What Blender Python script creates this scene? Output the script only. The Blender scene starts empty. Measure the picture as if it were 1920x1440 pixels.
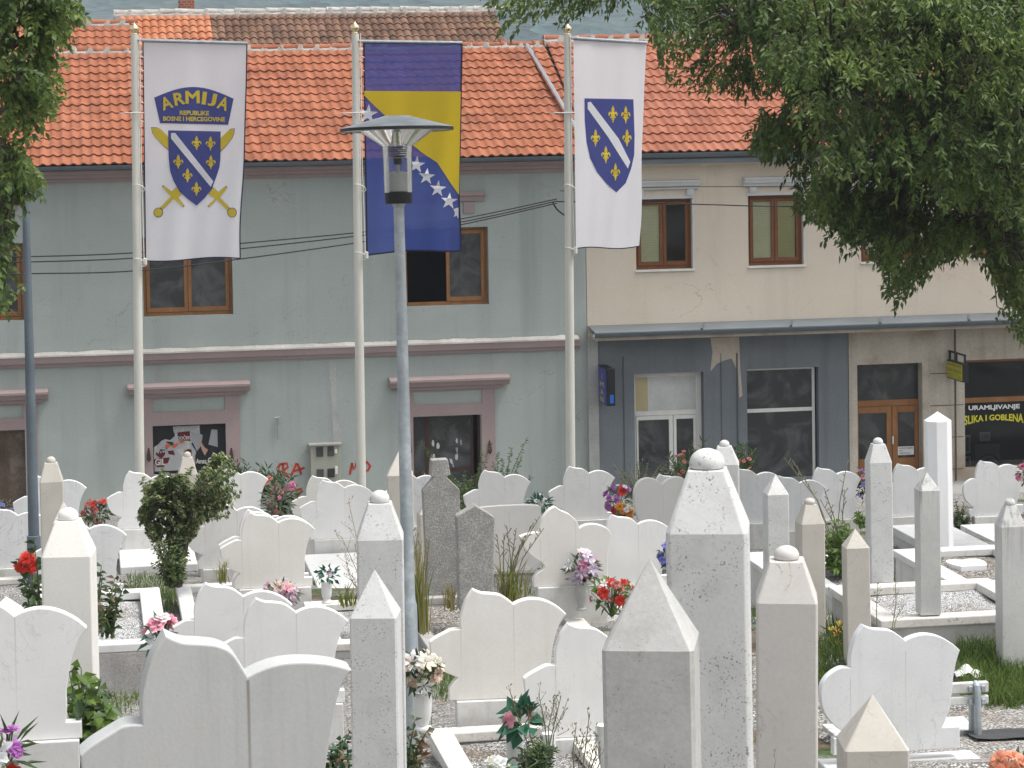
import bpy, bmesh, math, random
import numpy as np
from mathutils import Vector, Matrix, noise as mnoise
from mathutils.geometry import tessellate_polygon

random.seed(7)
rng = np.random.default_rng(7)
R = math.radians
PI = math.pi
SC = bpy.context.scene
COL = SC.collection

# ------------------------------------------------------------------ camera
F_PX = 4800.0
YAW, PITCH, ROLL = R(9.5), R(3.0), R(0.95)
SHIFT_PX = -299.0
CAM = Vector((0, 0, 8.6))
Fw = Vector((math.sin(YAW) * math.cos(PITCH), math.cos(YAW) * math.cos(PITCH), -math.sin(PITCH)))
R0 = Vector((math.cos(YAW), -math.sin(YAW), 0))
U0 = R0.cross(Fw)
Rt = R0 * math.cos(ROLL) - U0 * math.sin(ROLL)
Up = U0 * math.cos(ROLL) + R0 * math.sin(ROLL)
cd = bpy.data.cameras.new('camera')
cam = bpy.data.objects.new('camera', cd)
COL.objects.link(cam)
cd.sensor_width = 36.0
cd.lens = 36.0 * F_PX / 1920.0
cd.shift_y = SHIFT_PX / 1920.0
cd.clip_start, cd.clip_end = 0.1, 6000
m = Matrix((Rt, Up, -Fw)).transposed().to_4x4()
m.translation = CAM
cam.matrix_world = m
SC.camera = cam

# ------------------------------------------------------------------ light
SUN_EL, SUN_AZ = R(66), R(108)      # azimuth measured from +Y towards +X
w = bpy.data.worlds.new("World")
SC.world = w
w.use_nodes = True
nt = w.node_tree
nt.nodes.clear()
wo = nt.nodes.new('ShaderNodeOutputWorld')
bg = nt.nodes.new('ShaderNodeBackground')
sky = nt.nodes.new('ShaderNodeTexSky')
sky.sky_type = 'NISHITA'
sky.sun_disc = False
sky.sun_elevation = SUN_EL
sky.sun_rotation = SUN_AZ
sky.altitude = 60
sky.air_density = 1.0
sky.dust_density = 4.0
sky.ozone_density = 1.0
hs = nt.nodes.new('ShaderNodeHueSaturation')
hs.inputs['Saturation'].default_value = 0.16
nt.links.new(sky.outputs[0], hs.inputs['Color'])
nt.links.new(hs.outputs[0], bg.inputs[0])
bg.inputs[1].default_value = 0.125
nt.links.new(bg.outputs[0], wo.inputs[0])
sl = bpy.data.lights.new('sun', 'SUN')
sl.energy = 1.7
sl.angle = R(18)
sl.color = (1.0, 0.965, 0.91)
sun = bpy.data.objects.new('sun', sl)
COL.objects.link(sun)
sd = Vector((math.sin(SUN_AZ) * math.cos(SUN_EL), math.cos(SUN_AZ) * math.cos(SUN_EL), math.sin(SUN_EL)))
sun.rotation_euler = sd.to_track_quat('Z', 'Y').to_euler()
sun.location = (30, -20, 40)
vs = SC.view_settings
vs.view_transform = 'Standard'
vs.look = 'None'
vs.gamma = 1
vs.exposure = 0.94
vs.use_curve_mapping = False
SC.cycles.max_bounces = 8
SC.cycles.transparent_max_bounces = 12

# ------------------------------------------------------------------ projection helpers (photo pixels, 1920 wide)
def ray(px, py):
    return Fw + Rt * ((px - 960) / F_PX) + Up * ((720 - py + SHIFT_PX) / F_PX)
def P(px, py, d):
    return CAM + ray(px, py) * d
def PY(px, py, Y):
    r = ray(px, py)
    return CAM + r * ((Y - CAM.y) / r.y)
GY = [-30, 0, 9, 13, 15.4, 17, 20, 24, 30, 36, 41, 43, 45, 400]
GZ = [8.0, 6.9, 5.6, 4.85, 4.25, 4.08, 3.76, 3.34, 2.74, 2.22, 1.9, 0.25, 0.0, 0.0]
def sstep(a, b, v):
    t = max(0.0, min(1.0, (v - a) / (b - a)))
    return t * t * (3 - 2 * t)
def ground_z(y, x=5.0):
    k = max(0.0, min(1.0, (45 - y) / 4)) * max(0.0, min(1.0, (y + 4) / 10))
    return float(np.interp(y, GY, GZ)) - .022 * max(-25, min(25, x - 5.0)) * k + .42 * sstep(2.8, 4.6, x) * sstep(17.2, 19.0, y) * (1 - sstep(21, 23.5, y))
def PG(px, py):
    r = ray(px, py)
    t = 3.0
    while t < 60:
        p = CAM + r * t
        if p.z <= ground_z(p.y, p.x):
            return p
        t += 0.02
    return CAM + r * 40

# ------------------------------------------------------------------ object helpers
WORLD = {}
def link(o, parent, at):
    COL.objects.link(o)
    at = Vector(at)
    if parent is not None:
        o.parent = parent
        o.location = at - WORLD[parent.name]
    else:
        o.location = at
    WORLD[o.name] = at
    return o
def tag(o, label=None, cat=None, group=None, kind=None):
    if label: o['label'] = label
    if cat: o['category'] = cat
    if group: o['group'] = group
    if kind: o['kind'] = kind
    return o
def thing(name, label, cat, loc, group=None, rotz=0.0):
    o = bpy.data.objects.new(name, None)
    o.empty_display_size = 0.2
    link(o, None, loc)
    o.rotation_euler = (0, 0, rotz)
    return tag(o, label, cat, group)
def obj_from(name, me, parent=None, at=(0, 0, 0), local=False):
    o = bpy.data.objects.new(name, me)
    if local:
        COL.objects.link(o)
        o.parent = parent
        WORLD[o.name] = WORLD.get(parent.name, Vector()) if parent else Vector()
        return o
    return link(o, parent, at)

class MB:
    def __init__(s):
        s.v, s.f, s.mi = [], [], []
    def add(s, verts, faces, mi=0):
        o = len(s.v)
        s.v.extend([tuple(x) for x in verts])
        s.f.extend([tuple(i + o for i in f) for f in faces])
        s.mi.extend([mi] * len(faces))
        return s
    def box(s, x0, x1, y0, y1, z0, z1, mi=0):
        if x0 > x1: x0, x1 = x1, x0
        if y0 > y1: y0, y1 = y1, y0
        if z0 > z1: z0, z1 = z1, z0
        v = [(x0, y0, z0), (x1, y0, z0), (x1, y1, z0), (x0, y1, z0), (x0, y0, z1), (x1, y0, z1), (x1, y1, z1), (x0, y1, z1)]
        f = [(0, 3, 2, 1), (4, 5, 6, 7), (0, 1, 5, 4), (1, 2, 6, 5), (2, 3, 7, 6), (3, 0, 4, 7)]
        return s.add(v, f, mi)
    def tube(s, pts, rad, n=8, mi=0, cap=True):
        pts = [Vector(p) for p in pts]
        if not hasattr(rad, '__len__'): rad = [rad] * len(pts)
        rings = []
        for i, p in enumerate(pts):
            a = pts[max(0, i - 1)]; b = pts[min(len(pts) - 1, i + 1)]
            t = (b - a).normalized()
            u = t.orthogonal().normalized() if abs(t.z) > .9 else t.cross(Vector((0, 0, 1))).normalized()
            if abs(t.z) > .9: u = (Vector((1, 0, 0)) - t * t.x).normalized()
            w_ = t.cross(u)
            rings.append([p + (u * math.cos(2 * PI * k / n) + w_ * math.sin(2 * PI * k / n)) * rad[i] for k in range(n)])
        v = [q for r in rings for q in r]
        f = []
        for i in range(len(pts) - 1):
            for k in range(n):
                f.append((i * n + k, i * n + (k + 1) % n, (i + 1) * n + (k + 1) % n, (i + 1) * n + k))
        if cap:
            f.append(tuple(range(n - 1, -1, -1)))
            f.append(tuple((len(pts) - 1) * n + k for k in range(n)))
        return s.add(v, f, mi)
    def lathe(s, prof, n=24, c=(0, 0, 0), mi=0):
        v, f = [], []
        for r, z in prof:
            for k in range(n):
                a = 2 * PI * k / n
                v.append((c[0] + r * math.cos(a), c[1] + r * math.sin(a), c[2] + z))
        for i in range(len(prof) - 1):
            for k in range(n):
                f.append((i * n + k, i * n + (k + 1) % n, (i + 1) * n + (k + 1) % n, (i + 1) * n + k))
        if prof[0][0] > 1e-4: f.append(tuple(range(n - 1, -1, -1)))
        if prof[-1][0] > 1e-4: f.append(tuple((len(prof) - 1) * n + k for k in range(n)))
        return s.add(v, f, mi)
    def mesh(s, name, mats, at=(0, 0, 0), smooth=False, bevel=0.0, segs=2):
        me = bpy.data.meshes.new(name)
        a = Vector(at)
        me.from_pydata([(x - a.x, y - a.y, z - a.z) for x, y, z in s.v], [], s.f)
        if not isinstance(mats, (list, tuple)): mats = [mats]
        for mm in mats: me.materials.append(mm)
        if len(mats) > 1: me.polygons.foreach_set('material_index', s.mi)
        me.validate()
        if bevel > 0:
            bm = bmesh.new(); bm.from_mesh(me)
            es = [e for e in bm.edges if len(e.link_faces) == 2 and e.calc_face_angle(0) > R(25)]
            bmesh.ops.bevel(bm, geom=es, offset=bevel, segments=segs, profile=.5, affect='EDGES', clamp_overlap=True)
            bm.to_mesh(me); bm.free()
        if smooth: me.polygons.foreach_set('use_smooth', [True] * len(me.polygons))
        if smooth == 'angle':
            me.set_sharp_from_angle(angle=R(35))
        me.update()
        return me
    def build(s, name, mats, parent=None, at=None, smooth=False, bevel=0.0, segs=2, local=False):
        if local:
            return obj_from(name, s.mesh(name, mats, (0, 0, 0), smooth, bevel, segs), parent, local=True)
        if at is None:
            at = WORLD[parent.name] if parent else Vector((0, 0, 0))
        return obj_from(name, s.mesh(name, mats, at, smooth, bevel, segs), parent, at)

# ------------------------------------------------------------------ materials
def srgb(r, g, b):
    return tuple(((c / 255) / 12.92 if c / 255 <= .04045 else ((c / 255 + .055) / 1.055) ** 2.4) for c in (r, g, b))
class NG:
    def __init__(s, name):
        s.m = bpy.data.materials.new(name)
        s.m.use_nodes = True
        s.t = s.m.node_tree
        s.t.nodes.clear()
        s.out = s.t.nodes.new('ShaderNodeOutputMaterial')
    def n(s, typ, ins=None, **kw):
        nd = s.t.nodes.new(typ)
        for k, v_ in kw.items(): setattr(nd, k, v_)
        for k, v_ in (ins or {}).items(): s.set(nd.inputs[k], v_)
        return nd
    def set(s, inp, v_):
        if isinstance(v_, bpy.types.NodeSocket): s.t.links.new(v_, inp)
        elif isinstance(v_, bpy.types.Node): s.t.links.new(v_.outputs[0], inp)
        elif hasattr(v_, '__len__') and len(v_) == 3 and inp.type == 'RGBA': inp.default_value = (*v_, 1)
        else: inp.default_value = v_
    def math(s, op, a, b=0.0, c=None):
        nd = s.n('ShaderNodeMath', {0: a, 1: b}, operation=op)
        if c is not None: s.set(nd.inputs[2], c)
        return nd.outputs[0]
    def mr(s, v_, a, b, c, d):
        return s.n('ShaderNodeMapRange', {0: v_, 1: a, 2: b, 3: c, 4: d}).outputs[0]
    def mix(s, f, a, b, blend='MIX'):
        nd = s.n('ShaderNodeMix', data_type='RGBA', blend_type=blend)
        s.set(nd.inputs[0], f); s.set(nd.inputs[6], a); s.set(nd.inputs[7], b)
        return nd.outputs[2]
    def scale(s, col, val):
        nd = s.n('ShaderNodeVectorMath', operation='SCALE')
        if isinstance(col, tuple): nd.inputs[0].default_value = col
        else: s.set(nd.inputs[0], col)
        s.set(nd.inputs['Scale'], val)
        return nd.outputs[0]
    def coords(s, rnd=True, kind='Object', sc=(1, 1, 1)):
        tc = s.n('ShaderNodeTexCoord').outputs[kind]
        if rnd:
            oi = s.n('ShaderNodeObjectInfo').outputs['Random']
            k = s.math('MULTIPLY', oi, 61.7)
            cx = s.n('ShaderNodeCombineXYZ', {0: k, 1: s.math('MULTIPLY', k, 1.7), 2: s.math('MULTIPLY', k, .6)})
            tc = s.n('ShaderNodeVectorMath', {0: tc, 1: cx.outputs[0]}, operation='ADD').outputs[0]
        if sc != (1, 1, 1):
            tc = s.n('ShaderNodeMapping', {0: tc, 3: sc}).outputs[0]
        return tc
    def noise(s, co, scale, detail=4, rough=.55, dist=0.0, out=0):
        return s.n('ShaderNodeTexNoise', {'Vector': co, 'Scale': scale, 'Detail': detail, 'Roughness': rough, 'Distortion': dist}).outputs[out]
    def bsdf(s, col, rough=.6, spec=.3, metallic=0.0, normal=None, **kw):
        b = s.n('ShaderNodeBsdfPrincipled')
        s.set(b.inputs['Base Color'], col); s.set(b.inputs['Roughness'], rough)
        s.set(b.inputs['Specular IOR Level'], spec); s.set(b.inputs['Metallic'], metallic)
        if normal is not None: s.set(b.inputs['Normal'], normal)
        for k, v_ in kw.items(): s.set(b.inputs[k], v_)
        s.t.links.new(b.outputs[0], s.out.inputs[0])
        return b
    def bump(s, h, strength=.2, dist=.01):
        return s.n('ShaderNodeBump', {'Strength': strength, 'Distance': dist, 'Height': h}).outputs[0]

def M(name, col, rough=.75, var=.10, vs_=1.5, fine=.05, fs=45, bump=.15, bs=70, specks=None, streak=None, vein=None,
      blotch=None, spec=.25, metallic=0.0, groove=None, streak_top=False):
    g = NG(name)
    co = g.coords()
    c = g.scale(col, g.mr(g.noise(co, vs_, 3), .3, .7, 1 - var, 1 + var))
    c = g.scale(c, g.mr(g.noise(co, fs, 2), .3, .7, 1 - fine, 1 + fine))
    if blotch:      # (colour, scale, lo, hi, amount)
        f = g.mr(g.noise(co, blotch[1], 5, .6), blotch[2], blotch[3], 0, blotch[4])
        c = g.mix(f, c, blotch[0])
    if vein:        # (colour, scale, width, amount)
        nz = g.noise(co, vein[1], 5, .6, 1.2)
        a = g.math('ABSOLUTE', g.math('SUBTRACT', nz, .5))
        f = g.mr(a, 0, vein[2], vein[3], 0)
        f = g.math('MULTIPLY', f, g.mr(g.noise(co, vein[1] * .8, 2), .45, .6, 0, 1))
        c = g.mix(f, c, vein[0])
    if streak:      # (colour, amount, scale)
        so = g.coords(sc=(1, 1, .06))
        f = g.mr(g.noise(so, streak[2], 4, .6), .5, .75 if not streak_top else .7, 0, streak[1])
        if streak_top:
            gz_ = g.n('ShaderNodeSeparateXYZ', {0: g.n('ShaderNodeTexCoord').outputs['Generated']}).outputs[2]
            f = g.math('MULTIPLY', f, g.mr(gz_, .66, .9, .06, 1))
        c = g.mix(f, c, streak[0])
    if specks:      # (colour, scale, threshold, amount)
        nz = g.noise(co, specks[1], 4, .6)
        msk = g.mr(g.noise(co, specks[1] * .12, 3), .4, .65, 0, 1)
        f = g.math('MULTIPLY', g.mr(nz, specks[2], specks[2] + .06, 0, specks[3]), msk)
        c = g.mix(f, c, specks[0])
    if groove:      # incised line that has gathered dirt: (x position, half width, top, length, colour)
        oc = g.n('ShaderNodeSeparateXYZ', {0: g.n('ShaderNodeTexCoord').outputs['Object']})
        wob = g.math('MULTIPLY', g.math('SUBTRACT', g.noise(co, 3, 2), .5), .006)
        for gx, gw, gt, gl, gc in groove:
            dx = g.math('ABSOLUTE', g.math('ADD', g.math('SUBTRACT', oc.outputs[0], gx), wob))
            f = g.math('MULTIPLY', g.mr(dx, gw * .3, gw, 1, 0), g.mr(oc.outputs[2], gt - gl, gt, 0.15, .75))
            f = g.math('MULTIPLY', f, g.mr(oc.outputs[2], gt, gt + .003, 1, 0))
            c = g.mix(f, c, gc)
    nr = g.bump(g.noise(co, bs, 3), bump, .01) if bump else None
    g.bsdf(c, rough, spec, metallic, nr)
    return g.m

GROOVE = [(.503, .006, .89, .7, (.52, .50, .46)), (0.0, .006, .67, .6, (.52, .50, .46))]
GROOVE_B = [(.503, .011, .83, .8, (.20, .17, .12))]
DARKSP = (.16, .15, .13)
m_marble = M('white_marble', (.77, .765, .755), .55, .035, 2.5, .02, 60, .03, 60, specks=(DARKSP, 60, .66, .5), vein=((.5, .5, .5), 1.6, .012, .35), groove=GROOVE, streak=((.55, .55, .53), .16, 9))
m_marble_cool = M('cool_white_marble', (.73, .735, .74), .5, .05, 2.0, .03, 60, .03, 60, specks=(DARKSP, 50, .66, .7), vein=((.42, .43, .44), 1.4, .014, .5), groove=GROOVE, streak=((.5, .5, .5), .22, 8))
m_marble_cream = M('cream_white_marble', (.76, .74, .70), .6, .04, 2.0, .03, 60, .03, 60, specks=(DARKSP, 50, .68, .4), groove=GROOVE, streak=((.56, .53, .48), .2, 8))
m_marble_old = M('weathered_foreground_marble', (.50, .505, .50), .6, .06, 2.2, .03, 60, .05, 60, specks=((.2, .19, .17), 90, .64, .6), streak=((.38, .385, .38), .45, 16), blotch=((.46, .44, .40), 2.2, .5, .75, .5), groove=GROOVE_B)
m_plinth = M('marble_plinth', (.66, .655, .64), .6, .10, 2.5, .03, 60, .05, 60, specks=(DARKSP, 45, .62, .5), streak=((.40, .38, .34), .5, 7), blotch=((.42, .39, .33), 5, .52, .75, .6))
m_lime = M('grey_limestone', (.45, .445, .43), .7, .09, 4, .06, 70, .08, 60, specks=((.10, .10, .085), 130, .62, .85), blotch=((.31, .30, .27), 7, .5, .75, .6))
m_lime_white = M('pale_limestone', (.60, .60, .59), .6, .05, 4, .04, 70, .06, 60, specks=((.11, .11, .10), 110, .58, .9), blotch=((.42, .41, .39), 6, .52, .75, .5))
m_lime_beige = M('beige_limestone', (.52, .49, .44), .65, .06, 4, .03, 60, .06, 60, specks=((.2, .18, .15), 60, .66, .5), vein=((.36, .30, .24), 4, .018, .4))
m_lime_pink = M('veined_pinkish_marble', (.575, .55, .525), .6, .05, 3, .03, 60, .05, 60, vein=((.10, .09, .08), 3.0, .007, 1.0), blotch=((.54, .49, .44), 5, .5, .7, .5))
m_lime_stain = M('lichen_stained_marble', (.54, .54, .525), .65, .06, 4, .04, 70, .06, 60, streak=((.14, .135, .125), .75, 26), streak_top=True, specks=((.12, .12, .1), 50, .62, .6))
m_marble_new = M('new_white_marble', (.80, .80, .81), .4, .02, 3, .015, 60, 0, 60)
m_conc = M('exposed_aggregate_concrete', (.30, .295, .28), .9, .12, 6, .3, 60, .5, 90, specks=((.62, .61, .58), 95, .55, .8), blotch=((.22, .215, .2), 5, .5, .7, .5))
m_conc2 = M('rough_grey_concrete', (.36, .35, .335), .9, .12, 4, .12, 60, .3, 60, specks=((.16, .155, .14), 70, .55, .6), streak=((.18, .17, .16), .5, 6))
m_kerb = M('worn_marble_border', (.66, .64, .60), .7, .10, 3, .06, 50, .1, 50, specks=((.18, .16, .12), 30, .58, .6), blotch=((.42, .38, .32), 6, .52, .75, .6))
m_kerb_white = M('clean_marble_border', (.66, .66, .65), .5, .08, 2, .03, 50, .05, 50, blotch=((.46, .44, .40), 5, .55, .75, .5), vein=((.45, .46, .47), 1.2, .03, .5), specks=(DARKSP, 30, .66, .4))
def gravel_mat(name, ca, cb, cc, scale=62):
    g = NG(name)
    co = g.coords()
    v = g.n('ShaderNodeTexVoronoi', {'Vector': co, 'Scale': scale})
    cr = g.n('ShaderNodeValToRGB', {0: g.n('ShaderNodeSeparateColor', {0: v.outputs['Color']}).outputs[0]})
    e = cr.color_ramp.elements
    e[0].color = (*ca, 1); e[1].color = (*cc, 1); e[1].position = .85
    x = cr.color_ramp.elements.new(.45); x.color = (*cb, 1)
    dk = g.mr(v.outputs['Distance'], .25, .6, 1, .25)
    c = g.scale(cr.outputs[0], dk)
    c = g.mix(g.mr(g.noise(co, 2.5, 4), .5, .72, 0, .7), c, (.13, .09, .055))
    g.bsdf(c, .85, .2, 0, g.bump(g.math('SUBTRACT', 1.0, v.outputs['Distance']), .8, .012))
    return g.m
m_gravel = gravel_mat('grey_gravel', (.22, .21, .19), (.50, .49, .47), (.75, .74, .72))
m_gravel_w = gravel_mat('white_gravel', (.55, .55, .54), (.78, .78, .78), (.88, .88, .88), 75)
m_gravel_b = gravel_mat('brownish_gravel', (.16, .12, .09), (.42, .38, .33), (.7, .69, .66))
def ground_mat():
    g = NG('cemetery_ground')
    co = g.coords(False)
    v = g.n('ShaderNodeTexVoronoi', {'Vector': co, 'Scale': 55.0})
    rnd = g.n('ShaderNodeSeparateColor', {0: v.outputs['Color']}).outputs[0]
    grav = g.scale((.58, .56, .53), g.math('MULTIPLY', g.mr(rnd, 0, 1, .35, 1.15), g.mr(v.outputs['Distance'], .2, .6, 1, .3)))
    soil = g.scale((.10, .075, .05), g.mr(g.noise(co, 9, 5), .3, .7, .5, 1.5))
    grs = g.scale((.055, .085, .03), g.mr(g.noise(co, 25, 4), .3, .7, .5, 1.6))
    f1 = g.mr(g.noise(co, .55, 4), .54, .62, 0, 1)
    f2 = g.mr(g.noise(co, .9, 5), .46, .56, 0, 1)
    c = g.mix(f1, grav, g.mix(f2, soil, grs))
    g.bsdf(c, .9, .15, 0, g.bump(g.math('SUBTRACT', 1.0, v.outputs['Distance']), .5, .015))
    return g.m
m_ground = ground_mat()
m_asphalt = M('asphalt', (.055, .055, .057), .85, .15, .6, .2, 60, .3, 90)
m_pave = M('pavement_concrete', (.32, .31, .30), .85, .12, .8, .08, 40, .2, 60)

def plain(name, col, rough=.5, spec=.3, metallic=0.0, var=.06):
    return M(name, col, rough, var, 3, .03, 50, .0, 60, spec=spec, metallic=metallic)
m_wall_g = M('grey_green_render', (.345, .385, .365), .92, .05, .35, .05, 30, .28, 28, blotch=((.40, .425, .40), .9, .5, .72, .8), streak=((.22, .245, .23), .5, 1.8), vein=((.20, .22, .21), .45, .004, .7), specks=((.22, .24, .23), 7, .66, .5), spec=.1)
m_wall_patch = M('patched_render', (.36, .37, .35), .95, .12, 1.5, .08, 25, .3, 25, spec=.1)
m_pink = M('old_pink_render', (.325, .258, .25), .9, .08, .9, .05, 30, .2, 30, blotch=((.32, .235, .225), 1.2, .5, .75, .5), spec=.1)
m_ledge_w = M('peeling_white_cement', (.47, .45, .42), .95, .14, 2.2, .1, 25, .5, 14, blotch=((.40, .37, .34), 3, .5, .7, .7), spec=.1)
m_cream = M('cream_render', (.63, .555, .455), .92, .05, .4, .04, 30, .18, 26, blotch=((.57, .47, .37), .7, .52, .75, .5), streak=((.46, .40, .32), .45, 1.5), vein=((.40, .33, .26), .4, .004, .7), spec=.1)
m_cream_dark = M('dirty_cream_render', (.46, .41, .34), .92, .12, .9, .08, 30, .25, 26, blotch=((.30, .22, .15), 1.6, .5, .72, .7), streak=((.22, .19, .16), .5, 2.0), spec=.1)
m_mould_w = M('painted_white_moulding', (.56, .57, .57), .8, .05, 1, .04, 30, .08, 40, streak=((.4, .4, .39), .3, 4))
m_stoneblock = M('weathered_travertine', (.45, .41, .345), .9, .15, 1.0, .10, 25, .35, 18, blotch=((.26, .17, .10), 1.4, .52, .75, .7), streak=((.20, .175, .15), .55, 2.2), spec=.1)
m_bluegrey = M('blue_grey_painted_render', (.16, .178, .192), .85, .08, .8, .06, 30, .2, 22, streak=((.09, .10, .115), .6, 2.0), blotch=((.20, .22, .235), 1.3, .52, .75, .5), spec=.15)
m_zinc = M('zinc_sheet', (.15, .18, .20), .45, .10, 1.2, .05, 30, .05, 30, metallic=.6, spec=.4)
m_zinc_l = M('grey_metal_sheet', (.19, .215, .235), .5, .12, 1.0, .05, 30, .05, 30, metallic=.4, spec=.4)
m_wood = M('brown_varnished_wood', (.17, .065, .022), .5, .15, 3, .12, 40, .05, 40, streak=((.09, .035, .012), .6, 12))
m_wood_l = M('light_brown_wood', (.27, .125, .045), .55, .15, 3, .12, 40, .05, 40, streak=((.15, .065, .022), .6, 12))
m_wood_d = M('dark_red_brown_paint', (.06, .03, .024), .6, .15, 3, .1, 40, .05, 40)
m_whitepaint = M('white_painted_wood', (.66, .66, .63), .55, .06, 2, .03, 40, .04, 40, streak=((.45, .44, .4), .3, 6))
m_black = plain('black_plastic', (.014, .014, .015), .45)
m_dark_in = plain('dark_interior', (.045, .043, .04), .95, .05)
m_pole = M('cream_painted_steel', (.58, .57, .52), .5, .05, 1.2, .03, 40, .03, 60, streak=((.42, .40, .35), .35, 14))
m_galv = M('galvanised_steel', (.40, .44, .465), .5, .16, 5, .10, 35, .06, 50, metallic=.55, spec=.4, blotch=((.30, .34, .37), 9, .45, .6, .6))
m_greypost = M('blue_grey_painted_post', (.115, .14, .165), .6, .15, 2, .08, 40, .05, 60)
m_gold = plain('polished_brass', (.75, .62, .38), .18, .5, 1.0)
m_chrome = plain('bright_metal', (.7, .72, .74), .2, .5, 1.0)
m_rope = plain('white_rope', (.68, .67, .62), .9)
m_cable = plain('black_cable', (.02, .02, .02), .7)
m_red_paint = M('red_spray_paint', (.42, .045, .022), .8, .2, 8, .1, 50, 0)
m_meter = M('grey_beige_enamel', (.32, .325, .27), .6, .04, 2, .03, 40, 0)
m_brick = None

def glass_mat(name, tint=(.85, .88, .88), rough=.03, refl=1.0):
    g = NG(name)
    tr = g.n('ShaderNodeBsdfTransparent'); g.set(tr.inputs[0], tint)
    gl = g.n('ShaderNodeBsdfGlossy', {'Roughness': rough})
    fr = g.n('ShaderNodeFresnel', {0: 1.5})
    mx = g.n('ShaderNodeMixShader')
    g.set(mx.inputs[0], g.math('MULTIPLY', fr.outputs[0], refl)); g.set(mx.inputs[1], tr); g.set(mx.inputs[2], gl)
    g.t.links.new(mx.outputs[0], g.out.inputs[0])
    return g.m
m_glass = glass_mat('window_glass', (.55, .57, .56))
m_glass_clear = glass_mat('clear_window_glass', (.9, .92, .9), .03, .8)
m_lampglass = glass_mat('clear_lamp_plastic', (.86, .87, .86), .08, 1.6)
def painted_refl_glass():
    g = NG('dark_glass_painted_reflections')
    co = g.coords()
    f = g.mr(g.noise(co, 1.3, 5, .6, 1.5), .46, .7, 0, .22)  # cloudy pale patches: curtain-like reflections painted into the pane colour
    b = g.bsdf(g.mix(f, (.032, .034, .034), (.35, .36, .36)), .12, .5)
    return g.m
m_painted_refl = painted_refl_glass()

def leaf_mat(name, ca, cb, trans=.35, rough=.45, spec=.35):
    g = NG(name)
    rnd = g.n('ShaderNodeNewGeometry').outputs['Random Per Island']
    co = g.coords(False)
    c = g.mix(rnd, ca, cb)
    c = g.scale(c, g.mr(g.noise(co, 1.1, 2), .3, .7, .75, 1.25))
    b = g.bsdf(c, rough, spec)
    tl = g.n('ShaderNodeBsdfTranslucent'); g.set(tl.inputs[0], g.scale(c, 1.2))
    mx = g.n('ShaderNodeMixShader', {0: trans}); g.set(mx.inputs[1], b.outputs[0]); g.set(mx.inputs[2], tl.outputs[0])
    g.t.links.new(mx.outputs[0], g.out.inputs[0])
    return g.m
m_leaf_tree = leaf_mat('tree_leaf', (.055, .10, .026), (.125, .175, .042), .36)
m_leaf_tree2 = leaf_mat('tree_leaf_lighter', (.085, .145, .032), (.19, .25, .06), .38)
m_leaf_var = leaf_mat('variegated_leaf', (.08, .14, .045), (.40, .42, .22), .3)
m_leaf_ol = leaf_mat('oleander_leaf', (.04, .075, .028), (.085, .13, .05), .25)
m_leaf_priv = leaf_mat('privet_leaf', (.055, .10, .02), (.12, .18, .05), .35)
m_leaf_grey = leaf_mat('grey_green_leaf', (.10, .125, .085), (.2, .23, .17), .25)
m_leaf_dark = leaf_mat('dark_rose_leaf', (.025, .05, .02), (.06, .09, .03), .2)
m_leaf_red = leaf_mat('reddish_rose_leaf', (.05, .07, .025), (.16, .07, .04), .25)
m_leaf_bright = leaf_mat('bright_green_leaf', (.08, .15, .02), (.16, .25, .05), .4)
m_leaf_teal = leaf_mat('plastic_teal_leaf', (.02, .10, .06), (.05, .16, .10), .15)
m_grass = leaf_mat('grass_blade', (.06, .12, .02), (.17, .22, .06), .35)
m_reed = leaf_mat('reed_blade', (.10, .17, .02), (.28, .26, .08), .35)
m_straw = leaf_mat('dry_straw', (.26, .19, .10), (.42, .33, .2), .2)
m_weed = leaf_mat('weed_stalk', (.14, .15, .07), (.30, .26, .15), .2)
m_stemg = plain('green_stem', (.09, .13, .04), .7)
m_bark = M('grey_brown_bark', (.085, .07, .055), .95, .2, 6, .15, 40, .6, 30)
def petal(name, ca, cb):
    return leaf_mat(name, ca, cb, .3, .6, .2)
PET = {
    'red': petal('red_petal', (.42, .015, .012), (.58, .05, .035)),
    'pink': petal('pink_petal', (.75, .22, .33), (.8, .42, .5)),
    'hot': petal('hot_pink_petal', (.52, .10, .24), (.66, .27, .40)),
    'rose': petal('dusty_red_petal', (.38, .08, .07), (.5, .2, .17)),
    'white': petal('white_petal', (.72, .74, .78), (.8, .8, .78)),
    'purple': petal('purple_petal', (.33, .10, .42), (.5, .2, .5)),
    'lilac': petal('lilac_petal', (.46, .34, .5), (.6, .5, .62)),
    'orange': petal('orange_petal', (.75, .26, .03), (.8, .4, .08)),
    'blue': petal('violet_blue_petal', (.12, .12, .5), (.3, .3, .65)),
    'yellow': petal('yellow_petal', (.72, .52, .05), (.78, .65, .2)),
    'peach': petal('peach_petal', (.75, .26, .15), (.8, .42, .28)),
    'faded': petal('faded_cream_petal', (.62, .58, .45), (.72, .66, .56)),
    'fadedpink': petal('faded_pink_petal', (.58, .36, .3), (.7, .55, .46)),
}

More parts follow.
